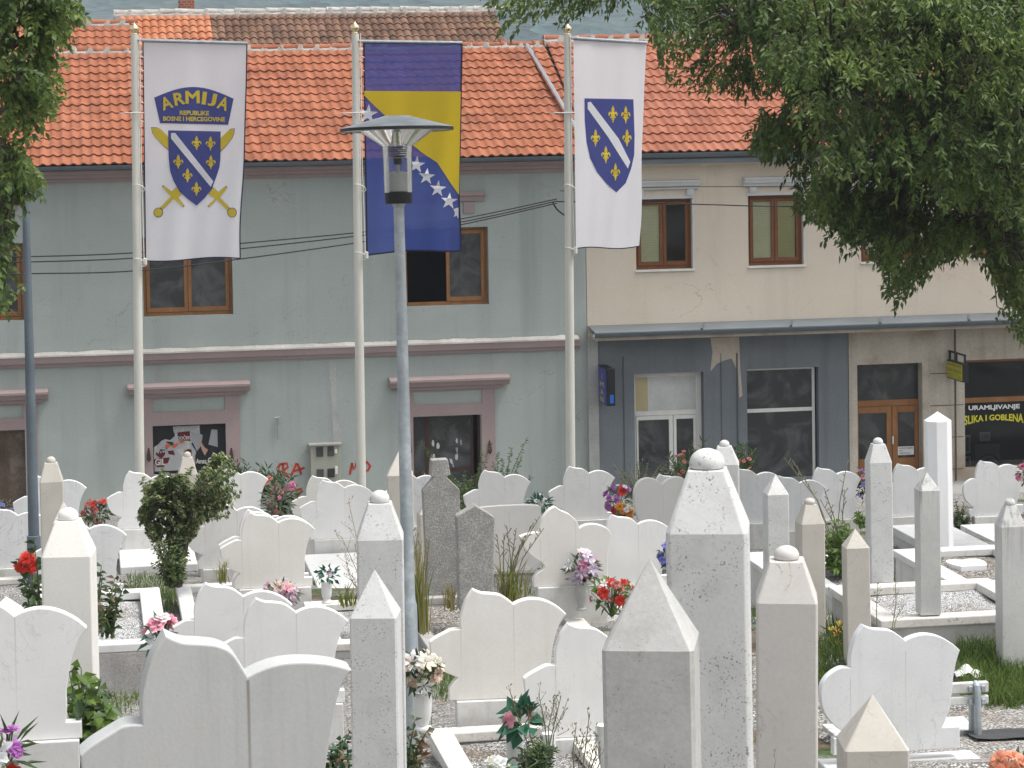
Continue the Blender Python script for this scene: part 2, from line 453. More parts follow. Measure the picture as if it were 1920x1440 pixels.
# ------------------------------------------------------------------ setting: ground, road, pavement, hills
def build_ground():
    b = MB()
    xs = np.concatenate([np.linspace(-400, -40, 5), np.linspace(-30, 45, 76), np.linspace(60, 500, 5)])
    ys = np.concatenate([np.linspace(-30, -4, 6), np.linspace(-3, 46, 99), [60, 120, 260, 500, 820]])
    vv = []
    for y in ys:
        for x in xs:
            z = ground_z(y, x)
            if -3 < y < 41 and -30 < x < 45:
                z += .05 * mnoise.noise(Vector((x * .8, y * .8, 0)))
            vv.append((x, y, z))
    nx = len(xs)
    ff = [(j * nx + i, j * nx + i + 1, (j + 1) * nx + i + 1, (j + 1) * nx + i) for j in range(len(ys) - 1) for i in range(nx - 1)]
    b.add(vv, ff)
    o = b.build('ground', m_ground, smooth=True)
    tag(o, kind='structure')
    r = MB(); r.box(-120, 140, 45.2, 49.6, -.1, .02)
    tag(r.build('road', m_asphalt), kind='structure')
    p = MB(); p.box(-120, 140, 49.6, 52.6, -.1, .14)
    tag(p.build('pavement', m_pave, bevel=.02), kind='structure')
build_ground()

def hill_mat():
    g = NG('wooded_hillside')
    co = g.coords(False)
    v = g.n('ShaderNodeTexVoronoi', {'Vector': co, 'Scale': .16})
    n1 = g.noise(co, .012, 6, .6)
    green = g.scale((.036, .066, .058), g.mr(g.n('ShaderNodeSeparateColor', {0: v.outputs['Color']}).outputs[0], 0, 1, .5, 1.5))
    c = g.mix(g.mr(n1, .5, .66, 0, .8), green, (.085, .105, .095))
    g.bsdf(c, .95, .05, 0, g.bump(v.outputs['Distance'], 1.0, 3.0))
    return g.m
def build_hills():
    b = MB()
    xs = np.linspace(-900, 1500, 170); ys = np.linspace(800, 1700, 90)
    vv = []
    for y in ys:
        for x in xs:
            z = max(0, (y - 800)) * .20
            z += 14 * mnoise.fractal(Vector((x * .006, y * .006, 3)), 1.0, 2.0, 5) * min(1, (y - 790) / 100)
            z += 2.2 * mnoise.noise(Vector((x * .09, y * .09, 1)))
            vv.append((x, y, z - 1))
    nx = len(xs)
    b.add(vv, [(j * nx + i, j * nx + i + 1, (j + 1) * nx + i + 1, (j + 1) * nx + i) for j in range(len(ys) - 1) for i in range(nx - 1)])
    tag(b.build('hills', hill_mat(), smooth=True), kind='structure')
build_hills()

# ------------------------------------------------------------------ facade helpers
YF = 52.0
def fx(px, py=500, Y=None): return PY(px, py, YF if Y is None else Y).x
def fz(px, py, Y=None): return PY(px, py, YF if Y is None else Y).z
def frect(x0, y0, x1, y1, Y=None):
    """pixel rectangle -> (X0,X1,Zlow,Zhigh) on the facade plane"""
    cx, cy = (x0 + x1) / 2, (y0 + y1) / 2
    return fx(x0, cy, Y), fx(x1, cy, Y), fz(cx, y1, Y), fz(cx, y0, Y)
def wall_holes(b, X0, X1, Z0, Z1, holes, Y0, depth, mi=0):
    xs = sorted({X0, X1, *[h[0] for h in holes], *[h[1] for h in holes]})
    zs = sorted({Z0, Z1, *[h[2] for h in holes], *[h[3] for h in holes]})
    xs = [x for x in xs if X0 <= x <= X1]; zs = [z for z in zs if Z0 <= z <= Z1]
    for i in range(len(xs) - 1):
        for j in range(len(zs) - 1):
            cx, cz = (xs[i] + xs[i + 1]) / 2, (zs[j] + zs[j + 1]) / 2
            if any(h[0] < cx < h[1] and h[2] < cz < h[3] for h in holes): continue
            b.add([(xs[i], Y0, zs[j]), (xs[i + 1], Y0, zs[j]), (xs[i + 1], Y0, zs[j + 1]), (xs[i], Y0, zs[j + 1])], [(0, 1, 2, 3)], mi)
    for x0, x1, z0, z1 in holes:
        y1 = Y0 + depth
        x0, x1, z0, z1 = max(x0, X0), min(x1, X1), max(z0, Z0), min(z1, Z1)
        b.add([(x0, Y0, z0), (x0, y1, z0), (x0, y1, z1), (x0, Y0, z1)], [(0, 1, 2, 3)], mi)
        b.add([(x1, Y0, z0), (x1, y1, z0), (x1, y1, z1), (x1, Y0, z1)], [(3, 2, 1, 0)], mi)
        b.add([(x0, Y0, z1), (x0, y1, z1), (x1, y1, z1), (x1, Y0, z1)], [(0, 1, 2, 3)], mi)
        b.add([(x0, Y0, z0), (x0, y1, z0), (x1, y1, z0), (x1, Y0, z0)], [(3, 2, 1, 0)], mi)
def profile_x(b, X0, X1, prof, mi=0):
    """extrude a (Y,Z) profile along X"""
    n = len(prof)
    v = [(X0, y, z) for y, z in prof] + [(X1, y, z) for y, z in prof]
    f = [(i, (i + 1) % n, n + (i + 1) % n, n + i) for i in range(n)]
    f += [tuple(range(n - 1, -1, -1)), tuple(range(n, 2 * n))]
    b.add(v, f, mi)
def tile_mat(name, c1, c2, dark, tw, rh, stain=.5):
    g = NG(name)
    co = g.n('ShaderNodeTexCoord').outputs['Object']
    sp = g.n('ShaderNodeSeparateXYZ', {0: co})
    ix = g.math('FLOOR', g.math('DIVIDE', sp.outputs[0], tw)); iy = g.math('FLOOR', g.math('DIVIDE', sp.outputs[1], rh))
    wn = g.n('ShaderNodeTexWhiteNoise', noise_dimensions='2D')
    g.set(wn.inputs['Vector'], g.n('ShaderNodeCombineXYZ', {0: ix, 1: iy}).outputs[0])
    c = g.mix(wn.outputs[0], c1, c2)
    c = g.mix(g.mr(g.noise(co, .9, 5, .65), .52, .75, 0, stain), c, dark)
    c = g.scale(c, g.mr(g.noise(co, 18, 3), .3, .7, .88, 1.12))
    g.bsdf(c, .85, .2, 0, g.bump(g.noise(co, 60, 3), .2, .01))
    return g.m
def tile_roof(name, X0, X1, ye, ze, yr, zr, tw, rh, mat, parent, amp=.028, step=.035, barrel=False, sp=8):
    L = math.hypot(yr - ye, zr - ze)
    ang = math.atan2(zr - ze, yr - ye)
    nt_ = max(1, math.ceil((X1 - X0) / tw)); nr = max(1, round(L / rh)); rh = L / nr
    us = np.arange(nt_ * sp + 1) / sp
    fr = us % 1.0
    if barrel: h = amp * np.abs(np.sin(PI * fr)) * 2 ** .5
    else: h = amp * np.where(fr < .55, np.sin(PI * fr / .55) ** 1.0, 0) - .35 * amp * np.where(fr >= .55, np.sin(PI * (fr - .55) / .45), 0)
    V, Fc = [], []
    n = len(us)
    for r in range(nr):
        jit = rng.normal(0, .004, nt_ + 1)[np.minimum((us).astype(int), nt_)]
        sh = 0.0
        y0 = r * rh - .03; y1 = (r + 1) * rh
        jit = jit + np.array([.014 * mnoise.noise(Vector((u * tw * .7, r * .5, X0))) for u in us])
        hh_ = np.array([.022 * mnoise.noise(Vector((u * tw * .35, r * rh * .5, X0 + 9))) for u in us])
        h0 = h; h = h0 + hh_
        o = len(V)
        V += [(u * tw + sh, y0 + .004 + j, hh + step - .03) for u, hh, j in zip(us, h, jit)]
        V += [(u * tw + sh, y0 + j, hh + step + j * .5) for u, hh, j in zip(us, h, jit)]
        V += [(u * tw + sh, y1, hh) for u, hh in zip(us, h)]
        h = h0
        for i in range(n - 1):
            Fc.append((o + i, o + i + 1, o + n + i + 1, o + n + i))
            Fc.append((o + n + i, o + n + i + 1, o + 2 * n + i + 1, o + 2 * n + i))
    me = bpy.data.meshes.new(name)
    me.from_pydata(V, [], Fc); me.materials.append(mat)
    me.polygons.foreach_set('use_smooth', [True] * len(me.polygons)); me.set_sharp_from_angle(angle=R(50))
    o = obj_from(name, me, parent, (X0, ye, ze))
    o.rotation_euler = (ang, 0, 0)
    return o
def ridge(parent, X0, X1, y, z, r, mat, mortar):
    b = MB()
    x = X0
    while x < X1:
        l = .38 + random.uniform(-.02, .02)
        dz = random.uniform(-.012, .012)
        for (a0, r0), (a1, r1) in (((x, r), (x + l + .03, r * .84)),):
            n = 10
            v = []
            for xx, rr in ((a0, r0), (a1, r1)):
                for k in range(n + 1):
                    a = PI * k / n
                    v.append((xx, y - rr * math.cos(a), z + dz + rr * .85 * math.sin(a)))
            b.add(v, [(k, k + 1, n + 2 + k, n + 1 + k) for k in range(n)])
            b.add(v[:n + 1], [tuple(range(n + 1))])
        x += l
    rd = b.build('ridge_tile', mat, parent, at=(X0, y, z))
    mm = MB()
    n = int((X1 - X0) / .06)
    vv, ff = [], []
    for i in range(n + 1):
        xx = X0 + (X1 - X0) * i / n
        near = abs(((xx - X0) % .38) - .19) > .13
        hgt = .10 * (.6 + .6 * mnoise.noise(Vector((xx * 3, 0, z)))) + (.05 if near else 0)
        hgt = max(.03, hgt)
        vv += [(xx, y - r * 1.15, z - .16), (xx, y - r * 1.1, z - .06 + hgt * .2), (xx, y - r * .85, z - .02 + hgt * (.9 if near else .35))]
    for i in range(n):
        for k in range(2):
            ff.append((i * 3 + k, i * 3 + 3 + k, i * 3 + 4 + k, i * 3 + 1 + k))
    mm.add(vv, ff)
    mm.build('ridge_mortar', mortar, parent, at=(X0, y, z))
    return rd

# text -> flat triangles normalised to 0..1 x 0..1
def text2d(body, bold=0.0):
    cu = bpy.data.curves.new('lettering', 'FONT')
    cu.body = body; cu.size = 1.0; cu.resolution_u = 3
    o = bpy.data.objects.new('lettering_tmp', cu)
    COL.objects.link(o)
    dg = bpy.context.evaluated_depsgraph_get()
    me = bpy.data.meshes.new_from_object(o.evaluated_get(dg))
    bm = bmesh.new(); bm.from_mesh(me)
    bmesh.ops.remove_doubles(bm, verts=bm.verts[:], dist=1e-5)
    mv = {}
    for e in bm.edges:                      # embolden: push the outline outwards
        if len(e.link_faces) != 1: continue
        a_, b_ = e.verts[0].co, e.verts[1].co
        n_ = Vector((b_.y - a_.y, a_.x - b_.x, 0)).normalized()
        if n_.dot(e.link_faces[0].calc_center_median() - a_) > 0: n_ = -n_
        for q in e.verts: mv.setdefault(q, []).append(n_)
    for q, ns in mv.items():
        t_ = sum(ns, Vector())
        if t_.length > 1e-4:
            t_.normalize()
            q.co += t_ * bold * min(1.6, 1 / max(.4, t_.dot(ns[0])))
    bm.to_mesh(me); bm.free()
    v = np.array([p.co[:2] for p in me.vertices]); f = [tuple(p.vertices) for p in me.polygons]
    bpy.data.objects.remove(o); bpy.data.curves.remove(cu); bpy.data.meshes.remove(me)
    lo, hi = v.min(0), v.max(0)
    return (v - lo) / np.maximum(hi - lo, 1e-6), f, (hi - lo)
def put_text(name, body, fn, mat, parent, bold=.015):
    v, f, _ = text2d(body, bold)
    b = MB(); b.add([fn(x, y) for x, y in v], f)
    return b.build(name, mat, parent)
def on_facade(x0, y0, x1, y1, Y, rise=0.0):
    """map unit square to a pixel rectangle (y0 top, y1 bottom) on plane Y; the text line runs along true horizontals"""
    X0, X1, Z0, Z1 = frect(x0, y0, x1, y1, Y)
    return lambda u, v: (X0 + (X1 - X0) * u, Y, Z0 + (Z1 - Z0) * v)
def poly_faces(pts):
    t = tessellate_polygon([[Vector((x, y, 0)) for x, y in pts]])
    return [tuple(x) for x in t]
def poly_on(pts, Y, b, mi=0):
    v = [PY(x, y, Y) for x, y in pts]
    b.add(v, [tuple(range(len(v)))] if len(v) <= 4 else poly_faces(pts), mi)
def strokes_on(b, pts, wpx, Y):
    """brush stroke polyline in pixels as a flat ribbon on plane Y"""
    L, Rr = [], []
    for i, p in enumerate(pts):
        a = pts[max(0, i - 1)]; c = pts[min(len(pts) - 1, i + 1)]
        dx, dy = c[0] - a[0], c[1] - a[1]; l = math.hypot(dx, dy) or 1
        nx, ny = -dy / l * wpx / 2, dx / l * wpx / 2
        L.append(PY(p[0] + nx, p[1] + ny, Y)); Rr.append(PY(p[0] - nx, p[1] - ny, Y))
    n = len(pts)
    b.add(L + Rr, [(i, i + 1, n + i + 1, n + i) for i in range(n - 1)])

m_tile = tile_mat('orange_roof_tile', (.255, .088, .046), (.35, .132, .072), (.11, .05, .035), .2, .41, .6)
m_tile_p = tile_mat('pinkish_roof_tile', (.265, .095, .056), (.35, .138, .086), (.14, .065, .05), .2, .41, .5)
m_tile_old = tile_mat('old_orange_barrel_tile', (.36, .13, .065), (.50, .21, .11), (.12, .06, .04), .19, .36, .8)
m_tile_brown = tile_mat('brown_weathered_barrel_tile', (.105, .06, .042), (.21, .12, .08), (.04, .03, .026), .19, .36, .6)
m_mortar = M('ridge_mortar', (.42, .40, .37), .95, .2, 3, .15, 30, .5, 20, blotch=((.25, .23, .2), 4, .5, .7, .6))

def sash_window(parent, op, Yr, frame_m, pane_m, mull=True, open_left=False, fw=.09, bot=.12):
    """wooden casement in an opening op=(X0,X1,Z0,Z1), set back at Yr"""
    x0, x1, z0, z1 = op
    ctr = ((x0 + x1) / 2, Yr, (z0 + z1) / 2)
    b = MB()
    b.box(x0, x0 + fw * .7, Yr, Yr + .07, z0, z1); b.box(x1 - fw * .7, x1, Yr, Yr + .07, z0, z1)
    b.box(x0 + fw * .7, x1 - fw * .7, Yr, Yr + .07, z1 - fw * .7, z1); b.box(x0 + fw * .7, x1 - fw * .7, Yr, Yr + .07, z0, z0 + bot * .6)
    win = b.build('window_frame', frame_m, parent, at=ctr, bevel=.006)
    mid = (x0 + x1) / 2
    for k, (a, c) in enumerate(((x0 + fw * .7, mid), (mid, x1 - fw * .7))):
        if open_left and k == 0: continue
        s = MB(); e = .004; a += e; c -= e
        zb, zt = z0 + bot * .6 + e, z1 - fw * .7 - e
        s.box(a, a + fw * .8, Yr - .02, Yr + .03, zb, zt); s.box(c - fw * .8, c, Yr - .02, Yr + .03, zb, zt)
        s.box(a + fw * .8, c - fw * .8, Yr - .02, Yr + .03, zt - fw * .8, zt); s.box(a + fw * .8, c - fw * .8, Yr - .02, Yr + .03, zb, zb + fw)
        s.build('sash', frame_m, win, at=((a + c) / 2, Yr, (zb + zt) / 2), bevel=.005)
        g = MB(); g.box(a + fw * .8, c - fw * .8, Yr + .002, Yr + .008, zb + fw, zt - fw * .8)
        g.build('pane', pane_m, win, at=((a + c) / 2, Yr, (zb + zt) / 2))
    return win

# ------------------------------------------------------------------ grey building
EAVE_Z = fz(560, 298)
LEDGE_Z = fz(560, 645)
def grey_building():
    X0, X1 = fx(-420, 600), fx(1100, 600)
    bld = thing('townhouse', 'grey rendered two-storey townhouse with orange tiled roof and pink mouldings', 'house', ((X0 + X1) / 2, YF, 0))
    W = [frect(268, 444, 436, 592), frect(759, 427, 916, 573), frect(-120, 458, 45, 603)]
    Gd = [frect(287, 796, 424, 888), frect(776, 779, 904, 985), frect(-95, 808, 49, 985)]
    zc = fz(560, 330)
    b = MB()
    zt = EAVE_Z + .1
    wall_holes(b, X0, X1, -.2, zt, W + Gd, YF, .32)
    b.add([(X0, YF, -.2), (X0, YF + 8, -.2), (X0, YF + 8, zt), (X0, YF, zt)], [(0, 1, 2, 3)])
    b.add([(X1, YF + .3, -.2), (X1, YF + 8, -.2), (X1, YF + 8, zt), (X1, YF + .3, zt)], [(3, 2, 1, 0)])
    b.add([(X0, YF + 8, -.2), (X1, YF + 8, -.2), (X1, YF + 8, zt), (X0, YF + 8, zt)], [(3, 2, 1, 0)])
    b.build('wall', m_wall_g, bld)
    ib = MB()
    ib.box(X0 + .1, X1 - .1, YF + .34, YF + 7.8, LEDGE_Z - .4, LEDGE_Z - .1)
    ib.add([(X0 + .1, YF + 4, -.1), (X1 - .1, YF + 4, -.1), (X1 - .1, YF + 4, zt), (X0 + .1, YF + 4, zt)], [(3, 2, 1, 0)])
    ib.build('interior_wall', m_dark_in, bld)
    # roof
    ye = YF - .45
    zr = fz(560, 92, 56.6)
    tile_roof('roof', X0 - .2, fx(1102, 300), ye, EAVE_Z - .02, 56.6, zr, .2, .41, m_tile, bld)
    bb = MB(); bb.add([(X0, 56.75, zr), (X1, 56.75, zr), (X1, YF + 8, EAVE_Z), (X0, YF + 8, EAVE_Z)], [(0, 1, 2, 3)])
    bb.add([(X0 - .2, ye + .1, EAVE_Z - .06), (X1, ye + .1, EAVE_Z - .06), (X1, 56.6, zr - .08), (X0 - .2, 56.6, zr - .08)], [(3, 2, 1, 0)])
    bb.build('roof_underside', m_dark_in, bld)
    ridge(bld, X0 - .2, X1, 56.6, zr + .02, .12, m_tile, m_mortar)
    # gutter (half round) + cornice
    g = MB()
    zg = EAVE_Z - .02
    prof = [(ye - .07 + .075 * math.cos(a), zg - .02 + .085 * math.sin(a)) for a in [PI + PI * k / 8 for k in range(9)]]
    prof += [(p[0] * .0 + ye - .07 + (p[0] - (ye - .07)) * .9, zg - .02 + (p[1] - (zg - .02)) * .9) for p in reversed(prof)]
    profile_x(g, X0 - .2, fx(1097, 300), prof)
    g.build('gutter', m_zinc, bld, smooth='angle')
    c = MB()
    z0, z1 = fz(560, 333), zg - .12
    h = z1 - z0
    profile_x(c, X0 - .1, X1 - .03, [(YF + .1, z0), (YF - .05, z0), (YF - .06, z0 + .3 * h), (YF - .16, z0 + .36 * h), (YF - .18, z0 + .62 * h), (YF - .3, z0 + .70 * h), (YF - .33, z1), (YF + .1, z1)])
    c.build('cornice', m_pink, bld)
    # ledge between the storeys
    l = MB()
    z0 = fz(560, 672); z1 = fz(560, 653); z2 = fz(560, 645)
    xe = fx(1086, 640)
    profile_x(l, X0 - .05, xe, [(YF + .1, z0), (YF - .06, z0), (YF - .08, z0 + .06), (YF - .13, z0 + .08), (YF - .15, z1), (YF + .1, z1)])
    l.build('ledge', m_pink, bld)
    l = MB()
    n = 260
    vv = []
    for i in range(n + 1):
        x = X0 - .05 + (xe + .02 - X0) * i / n
        j1 = .025 * mnoise.noise(Vector((x * 2.2, 0, 0))) + .012 * mnoise.noise(Vector((x * 11, 3, 0)))
        vv += [(x, YF - .165, z1 + .002), (x, YF - .16 + j1 * .3, z1 + .035), (x, YF - .01, z2 + j1)]
    l.add(vv, [(i * 3 + k, i * 3 + 3 + k, i * 3 + 4 + k, i * 3 + 1 + k) for i in range(n) for k in range(2)])
    l.build('ledge_cement_cap', m_ledge_w, bld)
    # upper windows
    for i, op in enumerate(W):
        sash_window(bld, op, YF + .14, m_wood_l if i != 2 else m_wood_l, m_painted_refl, open_left=(i == 1))
        cxp = [352, 837, -38][i]; yy = [369, 366, 384][i]
        hd = MB()
        a, bb_, z0, z1 = frect(cxp - 71, yy - 6, cxp + 71, yy + 12)
        h = z1 - z0
        profile_x(hd, a, bb_, [(YF + .05, z0), (YF - .05, z0), (YF - .08, z0 + .5 * h), (YF - .14, z0 + .6 * h), (YF - .16, z1), (YF + .05, z1)])
        for q in (cxp - 42, cxp + 42):
            a, bb_, z0, z1 = frect(q - 10, yy + 12.4, q + 10, yy + 34)
            hd.box(a, bb_, YF - .04, YF + .03, z0, z1)
        hd.build('window_hood', m_pink, bld, bevel=.006)
    # ground-floor openings: pink surround, hood, blank frieze panel
    for i, (sx0, sx1, hx0, hx1, hy0, hy1, op) in enumerate(((272, 451, 239, 468, 719, 742, Gd[0]), (764, 929, 729, 953, 707, 729, Gd[1]), (-110, 72, -140, 91, 735, 758, Gd[2]))):
        a, bb_, _, zt_ = frect(sx0, hy1, sx1, 985)
        s = MB()
        wall_holes(s, a, bb_, 0.0, zt_, [op, frect(*((286, 746, 422, 771), (775, 732, 904, 757), (-95, 762, 43, 786))[i])], YF - .035, .03)
        for xx in (a, bb_):
            s.add([(xx, YF - .035, 0), (xx, YF, 0), (xx, YF, zt_), (xx, YF - .035, zt_)], [(0, 1, 2, 3)])
        s.build('opening_surround', m_pink, bld)
        hd = MB()
        a, bb_, z0, z1 = frect(hx0, hy0, hx1, hy1)
        h = z1 - z0
        n = 6
        profile_x(hd, a + .12, bb_ - .12, [(YF + .05, z0), (YF - .08, z0), (YF - .09, z0 + .22 * h), (YF - .14, z0 + .28 * h), (YF + .05, z0 + .3 * h)])
        profile_x(hd, a, bb_, [(YF + .05, z0 + .302 * h), (YF - .16, z0 + .302 * h), (YF - .22, z0 + .7 * h), (YF - .27, z0 + .75 * h), (YF - .27, z0 + .93 * h), (YF + .05, z1 + .05)])
        hd.build('door_hood', m_pink, bld)
    for q in (279, 434, 918, 768):          # old iron shutter hooks
        hk = MB(); p = PY(q, 850 - (q > 600) * 14, YF - .036)
        hk.tube([p + Vector((0, 0, .1)), p + Vector((0, -.03, .06)), p + Vector((0, -.03, -.12)), p + Vector((0, -.01, -.16))], [.02, .022, .045, .02], 6)
        hk.build('shutter_hook', m_wood_d, bld, at=p)
    # poster board
    x0, x1, z0, z1 = Gd[0]
    pb = MB(); pb.box(x0, x1, YF + .08, YF + .12, z0 - .2, z1)
    g = NG('torn_poster_paper')
    co = g.coords()
    n1 = g.noise(co, 2.6, 6, .7, .6)
    cr = g.n('ShaderNodeValToRGB', {0: n1}); cr.color_ramp.interpolation = 'CONSTANT'
    e = cr.color_ramp.elements
    e[0].color = (.018, .018, .02, 1); e[1].color = (.36, .37, .37, 1); e[1].position = .36
    for ps, cc in ((.54, (.5, .49, .46)), (.585, (.36, .36, .37)), (.61, (.48, .46, .43)), (.70, (.2, .2, .21))):
        q = e.new(ps); q.color = (*cc, 1)
    g.bsdf(cr.outputs[0], .8, .2)
    m_dblk = plain('board_black', (.016, .016, .017), .8)
    board = pb.build('poster_board', m_dblk, bld, at=((x0 + x1) / 2, YF + .1, z0))
    m_maroon = plain('maroon_print', (.10, .012, .014), .8)
    m_prt_w = plain('white_print', (.55, .55, .53), .8)
    m_prt_g = plain('grey_print', (.30, .31, .33), .8)
    m_prt_k = plain('black_print', (.014, .014, .016), .8)
    m_prt_skin = plain('beige_print', (.42, .27, .19), .8)
    m_prt_or = plain('orange_red_print', (.52, .10, .04), .8)
    def cp(x, y): return (275 + x / 12.0, 780 + y / 12.0)      # zoomed crop -> photo pixels
    def polys(name, mat, lst, Y):
        for pl in lst:
            b_ = MB(); poly_on([cp(*p) for p in pl], Y, b_)
            b_.build(name, mat, board)
    rag = [(165, 700), (260, 640), (330, 560), (420, 520), (520, 545), (560, 520), (640, 440), (600, 330), (590, 240), (1190, 210), (1200, 430), (1000, 620), (1110, 800), (1090, 1200), (180, 1250), (165, 900)]
    polys('poster', g.m, [rag], YF + .074)
    polys('poster', m_prt_g, [[(1000, 360), (1200, 400), (1260, 430), (1230, 660), (1130, 800), (1060, 640), (1010, 560)], [(1460, 300), (1590, 310), (1600, 700), (1390, 640), (1440, 400)]], YF + .070)
    polys('poster', m_prt_k, [[(1100, 1080), (1090, 900), (1130, 790), (1240, 660), (1330, 740), (1380, 640), (1600, 700), (1620, 880), (1560, 1070)]], YF + .066)
    polys('poster', m_prt_skin, [[(1175, 500), (1300, 700), (1380, 760), (1310, 890), (1240, 760)]], YF + .062)
    polys('poster', m_maroon, [[(200, 870), (230, 800), (260, 860), (290, 790), (320, 850), (350, 790), (370, 830), (420, 800), (410, 880), (330, 960)], [(470, 790), (600, 770), (640, 880), (500, 860)], [(170, 970), (300, 950), (520, 930), (480, 1060), (400, 1080), (400, 1140), (240, 1150), (170, 1060)], [(840, 800), (930, 740), (1010, 760), (1010, 980), (940, 880)], [(690, 370), (970, 340), (990, 560), (700, 540)]], YF + .066)
    polys('poster', m_prt_or, [[(430, 640), (530, 620), (520, 700), (420, 720)], [(570, 660), (720, 600), (700, 650), (640, 720), (570, 700)], [(740, 560), (860, 555), (840, 600), (740, 620)]], YF + .064)
    def fm(xa, ya, xb, yb, Y): return on_facade(*cp(xa, ya), *cp(xb, yb), Y)
    put_text('lettering', 'DO\u010cEK', fm(690, 430, 985, 530, YF + .058), m_prt_w, board, .02)
    put_text('lettering', 'GIL', fm(190, 960, 420, 1110, YF + .058), m_prt_w, board, .03)
    put_text('lettering', 'Amar', fm(1110, 960, 1345, 1070, YF + .058), m_prt_w, board, .03)
    put_text('lettering', 'Gil', fm(1375, 930, 1520, 1075, YF + .058), m_prt_w, board, .03)
    # old glazed door with peeling bills
    x0, x1, z0, z1 = Gd[1]
    d = MB()
    Yd = YF + .2
    wd = x1 - x0
    for a, c in ((0, .035), (.19, .26), (.86, .90), (.965, 1)):
        d.box(x0 + wd * a, x0 + wd * c, Yd, Yd + .05, z0, z1)
    zr_ = fz(840, 884)
    d.box(x0 + wd * .26, x0 + wd * .86, Yd + .003, Yd + .047, zr_ - .03, zr_ + .05)
    d.box(x0 + wd * .035, x0 + wd * .19, Yd + .003, Yd + .047, zr_ - .09, zr_ - .02)
    door = d.build('door', m_wood_d, bld, at=(x0, Yd, z0), bevel=.005)
    g2 = MB()
    for a, c in ((.035, .19), (.26, .86)):
        g2.box(x0 + wd * a, x0 + wd * c, Yd + .02, Yd + .026, z0, z1)
    g2.build('pane', m_painted_refl, door, at=(x0, Yd, z0))
    bmats = [m_prt_w, plain('rust_brown_paper', (.12, .05, .025), .9), m_prt_g]
    for k in range(16):
        bi = MB()
        u, v = random.uniform(.28, .72), random.uniform(.48, .76)
        cx, cz = x0 + wd * u, z0 + (z1 - z0) * v
        ang = [(random.uniform(.012, .05), a) for a in np.linspace(0, 2 * PI, 8)[:-1]]
        bi.add([(cx + r_ * math.cos(a) * .8, Yd + .017 - k * .0005, cz + r_ * 2.1 * math.sin(a)) for r_, a in ang], [tuple(range(6, -1, -1))])
        bi.build('torn_bill', bmats[k % 3], door, at=(x0, Yd, z0))
    # rusty shutter in the leftmost opening
    x0, x1, z0, z1 = Gd[2]
    rs = MB(); rs.box(x0, x1, YF + .1, YF + .14, z0, z1)
    rs.build('rusty_shutter', M('rusty_sheet_metal', (.10, .075, .055), .9, .3, 1.2, .2, 20, .2, 30, blotch=((.20, .17, .14), 1.6, .5, .65, .9), streak=((.06, .035, .022), .7, 3)), bld, at=(x0, YF, z0), bevel=.004)
    # spray paint
    for pts in ([(520, 878), (526, 870), (538, 869), (540, 876), (528, 884), (520, 884)], [(530, 870), (532, 885), (529, 892)], [(528, 884), (536, 888), (542, 896)],
                [(546, 891), (550, 882), (556, 869), (558, 870), (562, 880), (565, 890)], [(549, 884), (560, 881), (571, 877)],
                [(656, 890), (658, 878), (661, 868)], [(659, 868), (663, 880), (668, 872), (670, 864), (672, 888)],
                [(679, 870), (688, 866), (694, 874), (690, 882), (681, 884), (678, 876)],
                [(553, 919), (565, 917), (567, 920), (559, 928), (553, 936)], [(520, 930), (528, 921), (536, 920), (541, 926), (536, 934)]):
        gr = MB(); strokes_on(gr, pts, 4.4, YF - .006)
        gr.build('graffiti', m_red_paint, bld)
    # vertical strip of patched render and bracket
    pp = MB()
    vv = []
    for i in range(30):
        y = 676 + (832 - 676) * i / 29
        xl = 617 + 3 * mnoise.noise(Vector((y * .07, 0, 0))) + (y - 676) * .05
        xr = 629 + 4 * mnoise.noise(Vector((y * .06, 5, 0))) + (y - 676) * .05 + (6 if y > 800 else 0)
        vv += [PY(xl, y, YF - .004), PY(xr, y, YF - .004)]
    pp.add(vv, [(2 * i, 2 * i + 1, 2 * i + 3, 2 * i + 2) for i in range(29)])
    pp.build('render_patch', m_wall_patch, bld)
    br = MB(); p = PY(520, 803, YF)
    br.tube([p + Vector((0, -.05, -.22)), p + Vector((.02, -.06, .2))], .016, 6)
    br.tube([p + Vector((.02, 0, .15)), p + Vector((.02, -.09, .15))], .014, 6)
    br.tube([p + Vector((-.05, -.05, .22)), p + Vector((.05, -.06, .23))], .02, 6)
    br.build('wall_bracket', m_galv, bld, at=p)
    # flashing down the party line (ridge to eaves)
    fl = MB()
    a = PY(988, 90, 56.5) + Vector((0, 0, .06)); c = PY(1098, 282, ye) + Vector((0, 0, .10))
    fl.tube([a, c], .055, 8)
    fl.build('roof_flashing', m_chrome, bld, at=a, smooth='angle')
    return bld
grey_building()
